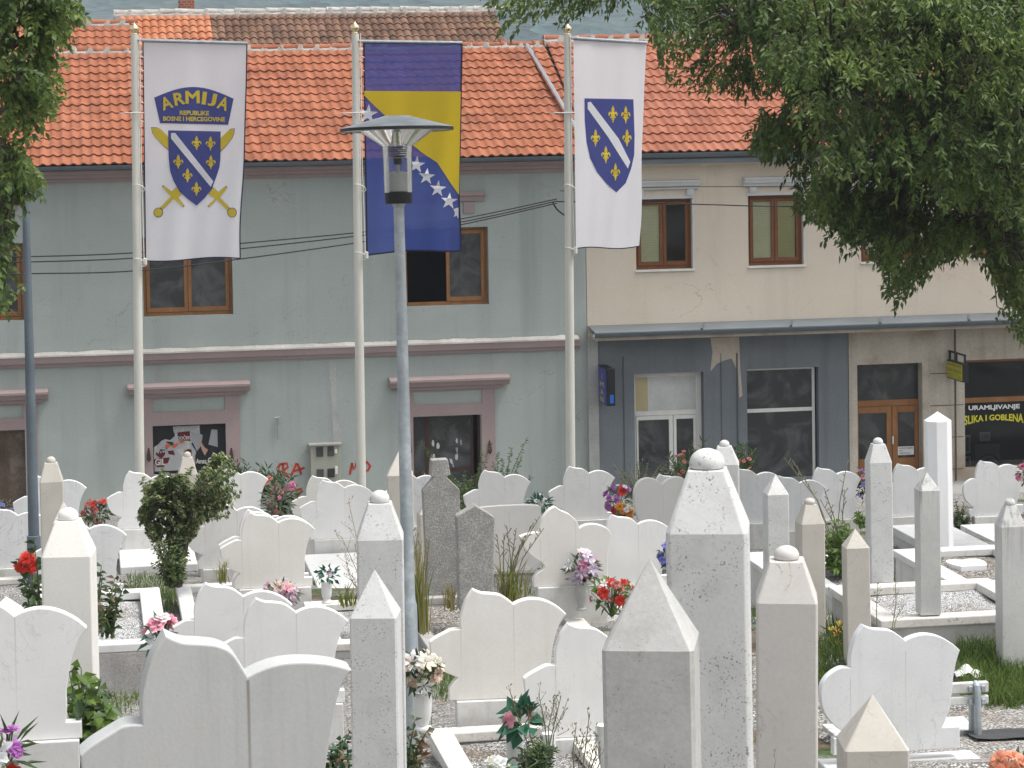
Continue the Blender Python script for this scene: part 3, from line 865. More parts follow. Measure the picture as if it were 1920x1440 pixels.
def meter_box():
    x0, x1, z0, z1 = frect(581, 833, 637, 925)
    t = thing('meter_box', 'beige electricity meter cabinet with four dark windows on the grey wall', 'meter box', ((x0 + x1) / 2, YF, z0))
    b = MB(); b.box(x0, x1, YF - .2, YF - .002, z0, z1); b.build('cabinet', m_meter, t, bevel=.01)
    b = MB(); b.box(x0 - .03, x1 + .03, YF - .25, YF - .002, z1 + .002, z1 + .04); b.build('lid', m_pave, t, bevel=.006)
    for q in ((593, 838, 606, 856), (614, 837, 626, 855), (594, 879, 607, 896), (614, 878, 627, 895)):
        a, c, d, e = frect(*q, YF - .2)
        b = MB(); b.box(a, c, YF - .225, YF - .203, d, e); b.build('meter_window', m_painted_refl, t, at=(a, YF - .21, d), bevel=.02, segs=3)
    for q in ((627, 842, 632, 850), (628, 874, 633, 889)):
        a, c, d, e = frect(*q, YF - .2)
        b = MB(); b.box(a, c, YF - .23, YF - .203, d, e); b.build('latch', m_whitepaint, t, at=(a, YF - .21, d), bevel=.01)
    a, c, d, e = frect(624, 833, 636, 836, YF - .2)
    b = MB(); b.box(a, c, YF - .206, YF - .2035, d, e); b.build('warning_sticker', plain('yellow_sticker', (.6, .45, .03), .6), t)
meter_box()

# ------------------------------------------------------------------ cream building with shops
CZ_EAVE = fz(1300, 281)
def cream_building():
    X0, X1 = fx(1101, 600), fx(2500, 600)
    bld = thing('shop_building', 'cream rendered house over blue-grey and stone shopfronts with metal canopy', 'house', ((X0 + X1) / 2, YF, 0))
    zt = CZ_EAVE + .1
    zc = fz(1500, 612)
    ups = [frect(1192 + 211 * k, 373 - 7 * k, 1298 + 208 * k, 505 - 7.5 * k) for k in range(5)]
    b = MB()
    wall_holes(b, X0, X1, zc - .12, zt, ups, YF, .3)
    b.add([(X1, YF, -.2), (X1, YF + 8, -.2), (X1, YF + 8, zt), (X1, YF, zt)], [(0, 1, 2, 3)])
    b.add([(X0, YF + .3, -.2), (X0, YF + 8, -.2), (X0, YF + 8, zt), (X0, YF + .3, zt)], [(3, 2, 1, 0)])
    b.add([(X0, YF + 8, -.2), (X1, YF + 8, -.2), (X1, YF + 8, zt), (X0, YF + 8, zt)], [(3, 2, 1, 0)])
    b.build('wall', m_cream, bld)
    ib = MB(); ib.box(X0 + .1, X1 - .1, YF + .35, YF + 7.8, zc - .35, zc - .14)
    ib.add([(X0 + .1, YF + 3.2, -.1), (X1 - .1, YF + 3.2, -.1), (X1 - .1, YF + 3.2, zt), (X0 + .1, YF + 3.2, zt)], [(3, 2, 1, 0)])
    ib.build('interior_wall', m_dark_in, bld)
    ye = YF - .45
    zr = fz(1300, 72, 56.6)
    tile_roof('roof', fx(1101, 300), X1 + .2, ye, CZ_EAVE - .02, 56.6, zr, .2, .41, m_tile_p, bld)
    bb = MB(); bb.add([(X0, 56.75, zr), (X1, 56.75, zr), (X1, YF + 8, CZ_EAVE), (X0, YF + 8, CZ_EAVE)], [(0, 1, 2, 3)])
    bb.add([(X0, ye + .1, CZ_EAVE - .06), (X1, ye + .1, CZ_EAVE - .06), (X1, 56.6, zr - .08), (X0, 56.6, zr - .08)], [(3, 2, 1, 0)])
    bb.build('roof_underside', m_dark_in, bld)
    ridge(bld, X0, X1, 56.6, zr + .02, .12, m_tile_p, m_mortar)
    g = MB(); zg = CZ_EAVE - .02
    prof = [(ye - .07 + .08 * math.cos(a), zg - .02 + .10 * math.sin(a)) for a in [PI + PI * k / 8 for k in range(9)]]
    prof += [(ye - .07 + (p[0] - (ye - .07)) * .9, zg - .02 + (p[1] - (zg - .02)) * .9) for p in reversed(prof)]
    profile_x(g, X0, X1 + .2, prof); g.build('gutter', m_zinc, bld, smooth='angle')
    f2 = MB(); f2.box(X0, X1, YF - .40, YF - .36, zg - .25, zg - .14); f2.build('fascia', m_zinc_l, bld, bevel=.01)
    c = MB(); z0, z1 = fz(1300, 311), zg - .255; h = z1 - z0
    profile_x(c, X0 + .02, X1, [(YF + .1, z0), (YF - .05, z0), (YF - .07, z0 + .3 * h), (YF - .15, z0 + .4 * h), (YF - .17, z0 + .6 * h), (YF - .27, z0 + .75 * h), (YF - .3, z1), (YF + .1, z1)])
    c.build('cornice', m_cream, bld)
    m_blind = NG('slatted_blind')
    co = m_blind.n('ShaderNodeTexCoord').outputs['Object']
    wz = m_blind.math('FRACT', m_blind.math('MULTIPLY', m_blind.n('ShaderNodeSeparateXYZ', {0: co}).outputs[2], 28.0))
    m_blind.bsdf(m_blind.scale((.62, .58, .33), m_blind.mr(wz, 0, 1, .75, 1.1)), .7, .2)
    for k, op in enumerate(ups):
        x0, x1, z0, z1 = op
        win = sash_window(bld, op, YF + .12, m_wood, m_glass_clear, fw=.085)
        mid = (x0 + x1) / 2
        bl = MB()
        nsl = 34
        for i in range(nsl):
            zz = z0 + .12 + (z1 - z0 - .2) * i / nsl
            bl.add([(x0 + .14, YF + .140, zz), (mid - .07, YF + .140, zz), (mid - .07, YF + .160, zz + .034), (x0 + .14, YF + .160, zz + .034)], [(0, 1, 2, 3)])
            if k: bl.add([(mid + .07, YF + .140, zz), (x1 - .14, YF + .140, zz), (x1 - .14, YF + .160, zz + .034), (mid + .07, YF + .160, zz + .034)], [(0, 1, 2, 3)], 1)
        bl.build('blind', [plain('pale_yellow_blind', (.88, .84, .58), .7), plain('olive_blind', (.62, .56, .26), .7)], win, at=(mid, YF + .25, z0))
        s = MB(); s.box(x0 - .02, x1 + .04, YF - .04, YF + .1, z0 - .045, z0 - .003); s.build('sill', m_whitepaint, bld, at=(mid, YF, z0), bevel=.006)
        sd_ = MB(); sd_.box(x1 + .003, x1 + .05, YF - .012, YF + .02, z0, z1); sd_.build('window_surround', m_mould_w, bld, at=(x1, YF, z0))
        hd = MB()
        hz0 = z1 + .06; hz1 = z1 + .18
        hd.box(x0 - .02, x1 + .05, YF - .03, YF + .02, z1 + .003, hz0)
        for xx in (x0 + .03, x1 - .11):
            hd.box(xx, xx + .14, YF - .07, YF - .003, z1 + .065, z1 + .2)
            hd.box(xx + .03, xx + .11, YF - .082, YF - .07, z1 + .09, z1 + .175)
        hz = z1 + .205
        profile_x(hd, x0 - .11, x1 + .14, [(YF + .05, hz), (YF - .09, hz), (YF - .10, hz + .05), (YF - .16, hz + .07), (YF - .19, hz + .14), (YF - .21, hz + .15), (YF - .21, hz + .18), (YF + .05, hz + .2)])
        hd.build('window_hood', m_mould_w, bld, at=(mid, YF, z1))
    # canopy
    yo = YF - .75
    za = fz(1500, 598); zb = fz(1500, 612, yo)
    cp_ = MB()
    profile_x(cp_, X0 + .02, X1, [(YF - .004, za), (yo, zb), (yo, zb - .03), (YF - .004, za - .05)])
    cp_.build('canopy', m_zinc_l, bld)
    gg = MB()
    prof = [(yo - .05 + .065 * math.cos(a), zb - .01 + .085 * math.sin(a)) for a in [PI + PI * k / 8 for k in range(9)]]
    prof += [(yo - .05 + (p[0] - (yo - .05)) * .9, zb - .01 + (p[1] - (zb - .01)) * .9) for p in reversed(prof)]
    profile_x(gg, X0 - .02, X1, prof); gg.build('gutter', m_zinc, bld, smooth='angle')
    for q in range(5):
        st = MB(); xx = fx(1300 + 165 * q, 600)
        st.box(xx - .02, xx + .02, yo - .02, yo + .45, zb + .01, zb + .035)
        st.build('gutter_strap', m_zinc, bld, at=(xx, yo, zb)).rotation_euler = (math.atan2(za - zb, .75), 0, R(-18))
    so = MB(); so.box(X0 + .05, X1, yo + .03, YF - .003, zb - .17, zb - .06); so.build('canopy_soffit', m_cream_dark, bld, bevel=.01)
    # shopfront walls
    Ys = YF - .1
    ztop = zb - .175
    xs = fx(1589, 800)
    s1, s2 = frect(1191, 699, 1321, 1000, Ys), frect(1402, 690, 1536, 1000, Ys)
    s1 = (s1[0], s1[1], .14, s1[3]); s2 = (s2[0], s2[1], .35, s2[3])
    bw = MB(); wall_holes(bw, fx(1120, 800, Ys), xs, 0, ztop, [s1, s2], Ys, .4)
    bw.build('painted_shopfront', m_bluegrey, bld)
    bj = MB()
    for q, wd in ((1170, .025), (1383, .03), (1353, .012)):
        xx = fx(q, 800, Ys); bj.box(xx - wd / 2, xx + wd / 2, Ys - .012, Ys - .002, .14, ztop - .4)
    bj.build('pilaster_joint', plain('dark_blue_grey', (.075, .09, .11), .9), bld)
    up = MB()
    pts = [(1332, 634), (1386, 632), (1388, 690), (1392, 742), (1386, 746), (1384, 700), (1372, 672), (1358, 676), (1344, 682), (1338, 690), (1332, 696), (1336, 660)]
    poly_on(pts, Ys - .004, up); up.build('bare_patch', m_cream_dark, bld)
    cn = MB(); cn.box(fx(1102, 800), fx(1121, 800), Ys - .03, YF, 0, ztop); cn.build('corner_strip', m_wall_patch, bld)
    s3, s4 = frect(1608, 682, 1730, 1000, Ys), frect(1809, 672, 2010, 1000, Ys)
    s3 = (s3[0], s3[1], .14, s3[3]); s4 = (s4[0], s4[1], .4, s4[3])
    s5 = (fx(2060, 700), fx(2250, 700), .4, s4[3])
    sw = MB(); wall_holes(sw, xs + .004, X1, 0, ztop, [s3, s4, s5], Ys - .02, .45)
    sw.build('stone_shopfront', m_stoneblock, bld)
    jn = MB()
    for q in (1791,):
        xx = fx(q, 800, Ys); jn.box(xx - .018, xx + .018, Ys - .033, Ys - .022, .1, ztop)
    for yy in (700, 760, 820, 880):
        z = fz(1765, yy, Ys); jn.box(fx(1743, yy, Ys), fx(1806, yy, Ys), Ys - .026, Ys - .021, z - .008, z + .008)
    jn.build('stone_joint', plain('dark_joint', (.10, .075, .055), .95), bld)
    # shop 1: white door with boarded fanlight
    def bars(rects, mat, Yb, name, dp=.06, bev=.006):
        q = MB()
        for r_ in rects: q.box(r_[0], r_[1], Yb, Yb + dp, r_[2], r_[3])
        return q.build(name, mat, bld, at=(rects[0][0], Yb, rects[0][2]), bevel=bev)
    Yd = YF + .12
    x0, x1, z0, z1 = s1
    zt1 = fz(1250, 772, Yd)
    fr = bars([(x0, x0 + .07, z0, z1), (x1 - .12, x1, z0, z1), (x0 + .07, x1 - .12, z1 - .1, z1), (x0 + .07, x1 - .12, zt1 - .07, zt1 + .03)], m_whitepaint, Yd, 'shop_door_frame')
    xm = fx(1262, 800, Yd)
    bars([(x0 + .075, x0 + .12, z0, zt1 - .075), (xm - .09, xm - .005, z0, zt1 - .075), (xm + .005, xm + .07, z0, zt1 - .075), (x1 - .18, x1 - .125, z0, zt1 - .075), (x0 + .12, xm - .09, zt1 - .16, zt1 - .075), (xm + .07, x1 - .18, zt1 - .16, zt1 - .075), (x0 + .12, xm - .09, z0, z0 + .3), (xm + .07, x1 - .18, z0, z0 + .3)], m_whitepaint, Yd - .015, 'shop_door')
    q = MB(); q.box(x0 + .12, x1 - .18, Yd + .02, Yd + .026, z0 + .3, zt1 - .16); q.build('shop_door_pane', m_painted_refl, bld, at=(x0, Yd, z0))
    q = MB(); q.box(x0 + .07, x1 - .12, Yd + .035, Yd + .04, zt1 + .03, z1 - .1); q.build('fanlight', M('crumpled_white_plastic', (.5, .51, .5), .4, .12, 2, .06, 20, .6, 5), bld, at=(x0, Yd, zt1))
    q = MB(); q.box(x0 + .075, fx(1215, 740, Yd), Yd + .02, Yd + .033, zt1 + .032, z1 - .102); q.build('fanlight_board', plain('pale_plywood', (.45, .38, .22), .8), bld, at=(x0, Yd, zt1))
    # shop 2: empty dark window
    x0, x1, z0, z1 = s2
    zt2 = fz(1465, 769, YF)
    bars([(x1 - .1, x1 - .04, z0, z1), (x0, x1 - .1, zt2 - .04, zt2 + .04), (x0, x1 - .1, z1 - .05, z1), (x0, x0 + .02, z0, z1 - .05)], m_whitepaint, YF + .05, 'shop_window_frame')
    q = MB(); q.box(x0, x1 - .08, YF + .07, YF + .076, z0, z1 - .02); q.build('shop_window_pane', m_painted_refl, bld, at=(x0, YF, z0))
    # shop 3: wooden double door
    x0, x1, z0, z1 = s3
    zt3 = fz(1668, 754, YF + .15)
    xm = fx(1672, 800, YF + .15)
    xr = fx(1728, 800, YF + .15)
    bars([(x0 - .02, x0 + .06, z0, z1), (xr - .07, xr + .2, z0, z1), (x0 + .06, xr - .07, zt3 - .08, zt3 + .05)], m_wood_l, YF + .15, 'wooden_door_frame')
    dz = zt3 - .085
    bars([(x0 + .065, x0 + .1, z0, dz), (xm - .12, xm - .006, z0, dz), (xm + .006, xm + .13, z0, dz), (xr - .16, xr - .075, z0, dz), (x0 + .1, xm - .12, dz - .14, dz), (xm + .13, xr - .16, dz - .14, dz), (x0 + .1, xm - .12, z0, z0 + .5), (xm + .13, xr - .16, z0, z0 + .5)], m_wood_l, YF + .13, 'wooden_door')
    q = MB(); q.box(x0 + .06, xr - .07, YF + .17, YF + .176, z0 + .4, z1); q.build('wooden_door_pane', m_painted_refl, bld, at=(x0, YF, z0))
    q = MB(); a, c, d_, e = frect(1673, 818, 1676, 833, YF + .1); q.box(a, c, YF + .09, YF + .128, d_, e); q.build('door_handle', m_whitepaint, bld, at=(a, YF, d_), bevel=.01)
    m_card = plain('white_card', (.62, .63, .62), .7); m_ink = plain('black_ink', (.03, .03, .03), .8)
    a, c, d_, e = frect(1684, 837, 1714, 853, YF + .11)
    q = MB(); q.box(a, c, YF + .118, YF + .124, d_, e); q.build('hours_card', m_card, bld, at=(a, YF, d_))
    put_text('hours_lettering', 'RADNO VRIJEME\n8-16\nSUBOTA 8-14', lambda u, v: (a + (c - a) * (.08 + .84 * u), YF + .1165, d_ + (e - d_) * (.1 + .8 * v)), m_ink, bld, .01)
    # shop 4: framing shop window
    x0, x1, z0, z1 = s4
    zt4 = fz(1865, 749, YF)
    bars([(x0, x1, zt4 - .06, zt4 + .05), (x0, x1, z1 - .06, z1), (x0 - .01, x0 + .02, z0, z1), (x1 - .06, x1 + .01, z0, z1)], m_wood_l, YF + .02, 'shop_window_frame')
    q = MB(); q.box(x0, x1, YF + .05, YF + .055, z0, z1); q.build('shop_window_pane', m_glass, bld, at=(x0, YF, z0))
    q = MB(); q.box(x0 - .2, x1 + .2, YF + .35, YF + 1.4, z0 - .1, fz(1865, 915, YF)); q.build('display_shelf', m_wood_d, bld, at=(x0, YF, z0))
    put_text('window_lettering', 'URAMLJIVANJE', on_facade(1816, 759, 1912, 770, YF + .045), plain('white_lettering', (.75, .76, .76), .6), bld, .03)
    myl = plain('yellow_lettering', (.62, .58, .03), .6)
    v, f, _ = text2d('SLIKA I GOBLENA', .03)
    X0_, X1_, Zb, Zt = frect(1808, 779, 1919, 793, YF + .045)
    hh = Zt - Zb
    def bow(u, v_):
        k = (2 * u - 1) ** 2
        top = Zt + .02; bot = Zb + hh * .35 - hh * .55 * k
        return (X0_ + (X1_ - X0_) * u, YF + .045, bot + (top - bot) * v_)
    tb = MB(); tb.add([bow(x, y) for x, y in v], f); tb.build('window_lettering', myl, bld)
    x0, x1, z0, z1 = s5
    bars([(x0, x1, zt4 - .06, zt4 + .05)], m_wood_l, YF + .02, 'shop_window_frame')
    q = MB(); q.box(x0, x1, YF + .05, YF + .055, z0, z1); q.build('shop_window_pane', m_painted_refl, bld, at=(x0, YF, z0))
    # pictures for sale behind the glass
    Yp = YF + .5
    def picture(px0, py0, px1, py1, Yq, frame_m, img_m, label, fw=.05, mount=None, cat='picture', extra=None):
        a, c, d_, e = frect(px0, py0, px1, py1, Yq)
        t = thing('framed_picture', label, cat, ((a + c) / 2, Yq, d_), 'pictures in the framing shop window')
        q = MB()
        q.box(a, a + fw, Yq, Yq + .03, d_, e); q.box(c - fw, c, Yq, Yq + .03, d_, e); q.box(a + fw, c - fw, Yq, Yq + .03, e - fw, e); q.box(a + fw, c - fw, Yq, Yq + .03, d_, d_ + fw)
        q.build('frame', frame_m, t, bevel=.005)
        q = MB(); q.box(a + fw, c - fw, Yq + .012, Yq + .02, d_ + fw, e - fw); q.build('print', img_m, t)
        if extra: extra(t, Yq)
        return t
    m_frame_d = plain('dark_frame', (.035, .022, .015), .5)
    m_frame_w = plain('white_frame', (.6, .61, .62), .5)
    def arcs(t, Yq):
        q = MB()
        for r0, r1, mi in ((22, 26, 0), (13, 17, 0), (0, 6, 0)):
            n = 14; v = []
            for k in range(n + 1):
                a = PI * k / n
                v += [PY(1854 - math.cos(a) * r0 * .85, 876 - math.sin(a) * r0, Yq + .008), PY(1854 - math.cos(a) * r1 * .85, 876 - math.sin(a) * r1, Yq + .008)]
            q.add(v, [(2 * k, 2 * k + 1, 2 * k + 3, 2 * k + 2) for k in range(n)])
        q.build('arched_drawing', plain('dark_drawing', (.06, .05, .05), .7), t)
    picture(1825, 829, 1878, 915, Yp, m_frame_d, plain('olive_grey_print', (.27, .27, .21), .7), 'large dark framed drawing of grey arches in the shop window', .04, extra=arcs)
    picture(1808, 816, 1820, 850, Yp, m_frame_w, plain('blue_red_print', (.22, .16, .18), .7), 'small white framed print beside the stone pier', .04)
    picture(1808, 856, 1821, 902, Yp, m_frame_w, plain('navy_print', (.03, .04, .08), .7), 'narrow white framed navy picture low behind the shop glass', .03)
    a, c, d_, e = frect(1837, 810, 1857, 827, YF + .1)
    q = MB(); q.box(a, c, YF + .1, YF + .104, d_, e)
    cd_ = tag(q.build('price_card', m_card, at=(a, YF + .1, d_)), 'small white card with figures stuck in the framing shop window', 'card')
    put_text('lettering', '153', lambda u, v: (a + (c - a) * (.2 + .6 * u), YF + .097, d_ + (e - d_) * (.3 + .45 * v)), m_ink, cd_, .02)
    return bld
cream_building()

def box_sign(px0, px1, pxf, py0, py1, label, name, face_m, side_m, words, thick=None, frame=False):
    """illuminated box standing out at right angles from the wall; its lettered face looks along -X"""
    Xs = fx(px0, py0, YF - .1)
    # distance it stands out, from where the near edge falls
    Yn = YF - .2
    for _ in range(400):
        if PY(px1, py0, Yn).x >= Xs + .002: Yn -= .01
        else: break
    Xr = PY(pxf, py0, Yn).x
    z1 = fz(px0, py0, YF - .15); z0 = fz(px0, py1, YF - .15)
    t = thing(name, label, 'sign', (Xs, YF, z0))
    b = MB(); b.box(Xs, Xr, Yn, YF - .14, z0, z1); b.build('box', side_m, t, bevel=.008)
    b = MB(); m_ = .025; b.box(Xs - .006, Xs - .002, Yn + m_, YF - .14 - m_, z0 + m_, z1 - m_); b.build('face', face_m, t)
    br = MB()
    for zz in (z0 + .1 * (z1 - z0), z1 - .1 * (z1 - z0)): br.tube([((Xs + Xr) / 2, YF - .14, zz), ((Xs + Xr) / 2, YF, zz)], .02, 6)
    br.build('bracket', m_black, t)
    if frame:
        fr = MB(); xm = (Xs + Xr) / 2
        zt = z1 + .16
        fr.box(xm - .02, xm + .02, Yn + .02, YF - .03, zt, zt + .035)
        for yy in (Yn + .05, (Yn + YF) / 2, YF - .16): fr.box(xm - .018, xm + .018, yy - .02, yy + .02, z1, zt)
        fr.build('hanging_frame', m_black, t)
    for body, y_a, y_b, zf0, zf1, mat, bold in words:
        LY = (YF - .14) - Yn
        put_text('lettering', body, lambda u, v: (Xs - .009, (YF - .14) - LY * (y_a + (y_b - y_a) * u), z0 + (z1 - z0) * (zf0 + (zf1 - zf0) * v)), mat, t, bold)
    return t, Xs, Xr, Yn, z0, z1
m_sblue = plain('blue_sign', (.022, .035, .27), .35); m_syel = plain('yellow_sign', (.52, .47, .035), .5)
m_sdark = plain('near_black_sign', (.012, .012, .014), .5); m_sgreen = plain('green_lettering', (.12, .30, .03), .5)
m_lyel = plain('sign_yellow_lettering', (.6, .52, .10), .5)
t, Xs, Xr, Yn, z0, z1 = box_sign(1121, 1137, 1153, 684, 753, 'tall narrow blue box sign with yellow letters beside the white shop door', 'box_sign', m_sblue, m_sdark,
    [('I', .45, .5, .66, .82, m_lyel, .02), ('M', .25, .68, .45, .60, m_lyel, .02), ('A', .27, .66, .25, .40, m_lyel, .02), ('N', .27, .66, .05, .2, m_lyel, .02)])
b = MB(); b.box(Xs + (Xr - Xs) * .35, Xs + (Xr - Xs) * .8, Yn - .006, Yn - .002, z0 + .07 * (z1 - z0), z0 + .3 * (z1 - z0)); b.build('sticker', plain('bright_blue', (.02, .12, .45), .4), t)
box_sign(1774, 1805, 1816, 674, 708, 'yellow box sign hanging from a black bracket on the stone pier', 'hanging_sign', m_syel, m_sdark,
    [('URAMLJIVANJE', .08, .92, .68, .9, m_sdark, 0), ('SLIKA I GOBLENA', .08, .92, .42, .62, m_sdark, 0), ('MOST STARI', .08, .92, .08, .34, m_sgreen, .01)], frame=True)

# ------------------------------------------------------------------ houses behind
def back_houses():
    Yb = 64.0
    xl, xr = fx(213, 25, Yb), fx(925, 25, Yb)
    zr = fz(560, 26, Yb)
    zsl = .52
    t = thing('rear_house', 'brick house behind with weathered brown barrel tiles and mortared ridge', 'house', ((xl + xr) / 2, Yb, 0))
    ye = Yb - 4.4; ze = zr - 4.4 * zsl
    xm = fx(395, 50, Yb - 1.5)
    b = MB()
    m_br = M('dark_brick', (.16, .085, .06), .9, .2, 3, .2, 20, .2, 20)
    for xx in (xl + .15, xr - .15):
        b.add([(xx, ye, 0), (xx, Yb + 4.4, 0), (xx, Yb + 4.4, ze), (xx, Yb, zr - .05), (xx, ye, ze)], [(0, 1, 2, 3, 4)])
    b.add([(xl, ye + .1, 0), (xr, ye + .1, 0), (xr, ye + .1, ze), (xl, ye + .1, ze)], [(0, 1, 2, 3)])
    b.build('wall', m_br, t)
    tile_roof('roof', xl + .1, xm, ye, ze, Yb, zr, .19, .36, m_tile_old, t, .04, .03, True, 6)
    tile_roof('roof', xm, xr, ye, ze, Yb, zr, .19, .36, m_tile_brown, t, .04, .03, True, 6)
    bb = MB(); bb.add([(xl, Yb, zr), (xr, Yb, zr), (xr, Yb + 4.4, ze), (xl, Yb + 4.4, ze)], [(0, 1, 2, 3)]); bb.build('rear_roof', m_tile_brown, t)
    ridge(t, xl, xr, Yb, zr + .05, .13, m_mortar, m_mortar)
    v = MB()
    dy = Vector((0, ye - Yb, ze - zr))
    a = Vector((xl + .02, Yb, zr + .04))
    v.add([a, a + dy, a + dy + Vector((0, 0, -.28)), a + Vector((0, 0, -.28)), a + Vector((.2, 0, .04)), a + dy + Vector((.2, 0, .04))], [(0, 1, 2, 3), (0, 4, 5, 1)])
    v.build('verge_board', m_zinc_l, t)
    # chimney
    x0, x1 = fx(335, 10, Yb + .8), fx(364, 10, Yb + .8)
    c = MB(); c.box(x0, x1, Yb + .55, Yb + 1.0, zr - .8, zr + 1.3)
    g = NG('orange_brick')
    co = g.n('ShaderNodeTexCoord').outputs['Object']
    mp = g.n('ShaderNodeMapping', {0: co, 2: (PI / 2, 0, 0)})
    br = g.n('ShaderNodeTexBrick', {'Vector': mp.outputs[0], 'Color1': (.36, .12, .065, 1), 'Color2': (.26, .08, .045, 1), 'Mortar': (.4, .36, .32, 1), 'Scale': 4.0, 'Mortar Size': .02})
    g.bsdf(br.outputs[0], .9, .1)
    c.build('chimney', g.m, t, at=(x0, Yb, zr), bevel=.01)
    # second, lower roof further left
    Y2 = 62.0
    xl2, xr2 = fx(-260, 70, Y2), fx(243, 70, Y2)
    zr2 = fz(170, 46, Y2)
    t2 = thing('rear_house', 'low red-tiled roof house partly hidden behind the tree crown', 'house', ((xl2 + xr2) / 2, Y2, 0))
    tile_roof('roof', xl2, xr2, Y2 - 4, zr2 - 2.0, Y2, zr2, .2, .36, m_tile, t2, .03, .03, False, 6)
    w2 = MB(); w2.box(xl2 + .2, xr2 - .2, Y2 - 3.8, Y2 + 4, 0, zr2 - 2.05); w2.build('wall', m_cream_dark, t2)
    rr = MB(); rr.add([(xl2, Y2, zr2), (xr2, Y2, zr2), (xr2, Y2 + 4.2, zr2 - 2.1), (xl2, Y2 + 4.2, zr2 - 2.1)], [(0, 1, 2, 3)]); rr.build('rear_roof', m_tile, t2)
    ridge(t2, xl2, xr2, Y2, zr2 + .02, .12, m_tile, m_mortar)
    # orange house glimpsed through the big tree
    Y3 = 60.0
    x0, x1 = fx(1395, 60, Y3), fx(1700, 60, Y3)
    t3 = thing('rear_house', 'orange house glimpsed through the leaves of the large tree', 'house', ((x0 + x1) / 2, Y3, 0))
    zz = fz(1400, 40, Y3)
    q = MB(); q.box(x0, x1, Y3, Y3 + 6, 0, zz); q.build('wall', plain('orange_render', (.6, .22, .06), .9), t3)
    tile_roof('roof', x0 - .2, x1 + .2, Y3 - .3, zz, Y3 + 3, zz + 1.7, .2, .36, m_tile, t3, .03, .03, False, 4)
back_houses()

# ------------------------------------------------------------------ flagpoles and flags
D_FLAG = 37.6
def flagpole(top, base, label):
    a = P(*base, D_FLAG); c = P(*top, D_FLAG)
    a = a + (a - c) * ((a.z - (ground_z(a.y, a.x) - .1)) / (c.z - a.z))
    t = thing('flagpole', label, 'flagpole', a, 'flagpoles behind the graves')
    b = MB(); b.tube([a, a.lerp(c, .5), c], [.072, .066, .056], 16); b.build('pole', m_pole, t, smooth='angle')
    s = D_FLAG / F_PX
    b = MB(); b.lathe([(.0, 0), (.045, 0), (.045, .02), (.03, .03), (.058, .055), (.068, .09), (.058, .125), (.03, .145), (.012, .165), (.006, .19), (0, .2)], 16, c)
    b.build('finial', m_gold, t, smooth=True)
    return t, a, c
def poly_refine(pts, maxlen):
    bm = bmesh.new()
    vs_ = [bm.verts.new((x, y, 0)) for x, y in pts]
    for f in tessellate_polygon([[Vector((x, y, 0)) for x, y in pts]]):
        try: bm.faces.new([vs_[i] for i in f])
        except ValueError: pass
    for _ in range(6):
        es = [e for e in bm.edges if e.calc_length() > maxlen]
        if not es: break
        bmesh.ops.subdivide_edges(bm, edges=es, cuts=1)
        bmesh.ops.triangulate(bm, faces=bm.faces[:])
    bm.verts.index_update()
    v = [(q.co.x, q.co.y) for q in bm.verts]; f = [tuple(x.index for x in fc.verts) for fc in bm.faces]
    bm.free()
    return v, f
def cloth_mat(name, col, see=.10):
    g = NG(name)
    co = g.coords(False)
    wv = g.noise(g.n('ShaderNodeMapping', {0: co, 3: (1, 1, 1)}).outputs[0], 90, 2)
    c = g.scale(col, g.mr(wv, .3, .7, .95, 1.05))
    b = g.bsdf(c, .75, .15)
    tl = g.n('ShaderNodeBsdfTranslucent'); g.set(tl.inputs[0], c)
    m1 = g.n('ShaderNodeMixShader', {0: .3}); g.set(m1.inputs[1], b.outputs[0]); g.set(m1.inputs[2], tl.outputs[0])
    tr = g.n('ShaderNodeBsdfTransparent')
    m2 = g.n('ShaderNodeMixShader', {0: see}); g.set(m2.inputs[1], m1.outputs[0]); g.set(m2.inputs[2], tr.outputs[0])
    g.t.links.new(m2.outputs[0], g.out.inputs[0])
    return g.m
c_white = cloth_mat('white_flag_cloth', (.72, .71, .74), .06)
c_blue = cloth_mat('blue_flag_cloth', (.055, .085, .31), .10)
c_yel = cloth_mat('yellow_flag_cloth', (.74, .54, .03), .02)
c_navy = cloth_mat('blue_printed_cloth', (.055, .068, .25), .06)
c_gold = cloth_mat('gold_printed_cloth', (.66, .50, .05), 0)
c_wht2 = cloth_mat('white_printed_cloth', (.75, .75, .78), 0)
c_hem = cloth_mat('dark_hem', (.03, .03, .06), 0)
FLEUR = [(0, -31), (5, -22), (7, -14), (6, -6), (5, -2), (9, -8), (15, -9), (20, -4), (21, 2), (18, 7), (15, 5), (15, 0), (12, -2), (9, 2), (8, 8), (13, 9), (13, 13), (7, 13), (6, 18), (3, 22), (2, 30), (-2, 30), (-3, 22), (-6, 18), (-7, 13), (-13, 13), (-13, 9), (-8, 8), (-9, 2), (-12, -2), (-15, 0), (-15, 5), (-18, 7), (-21, 2), (-20, -4), (-15, -9), (-9, -8), (-5, -2), (-6, -6), (-7, -14), (-5, -22)]
def star(cx, cy, r, rot=0.0, clip=None):
    return [(cx + (r if k % 2 == 0 else r * .39) * math.sin(rot + PI * k / 5), cy - (r if k % 2 == 0 else r * .39) * math.cos(rot + PI * k / 5)) for k in range(10)]
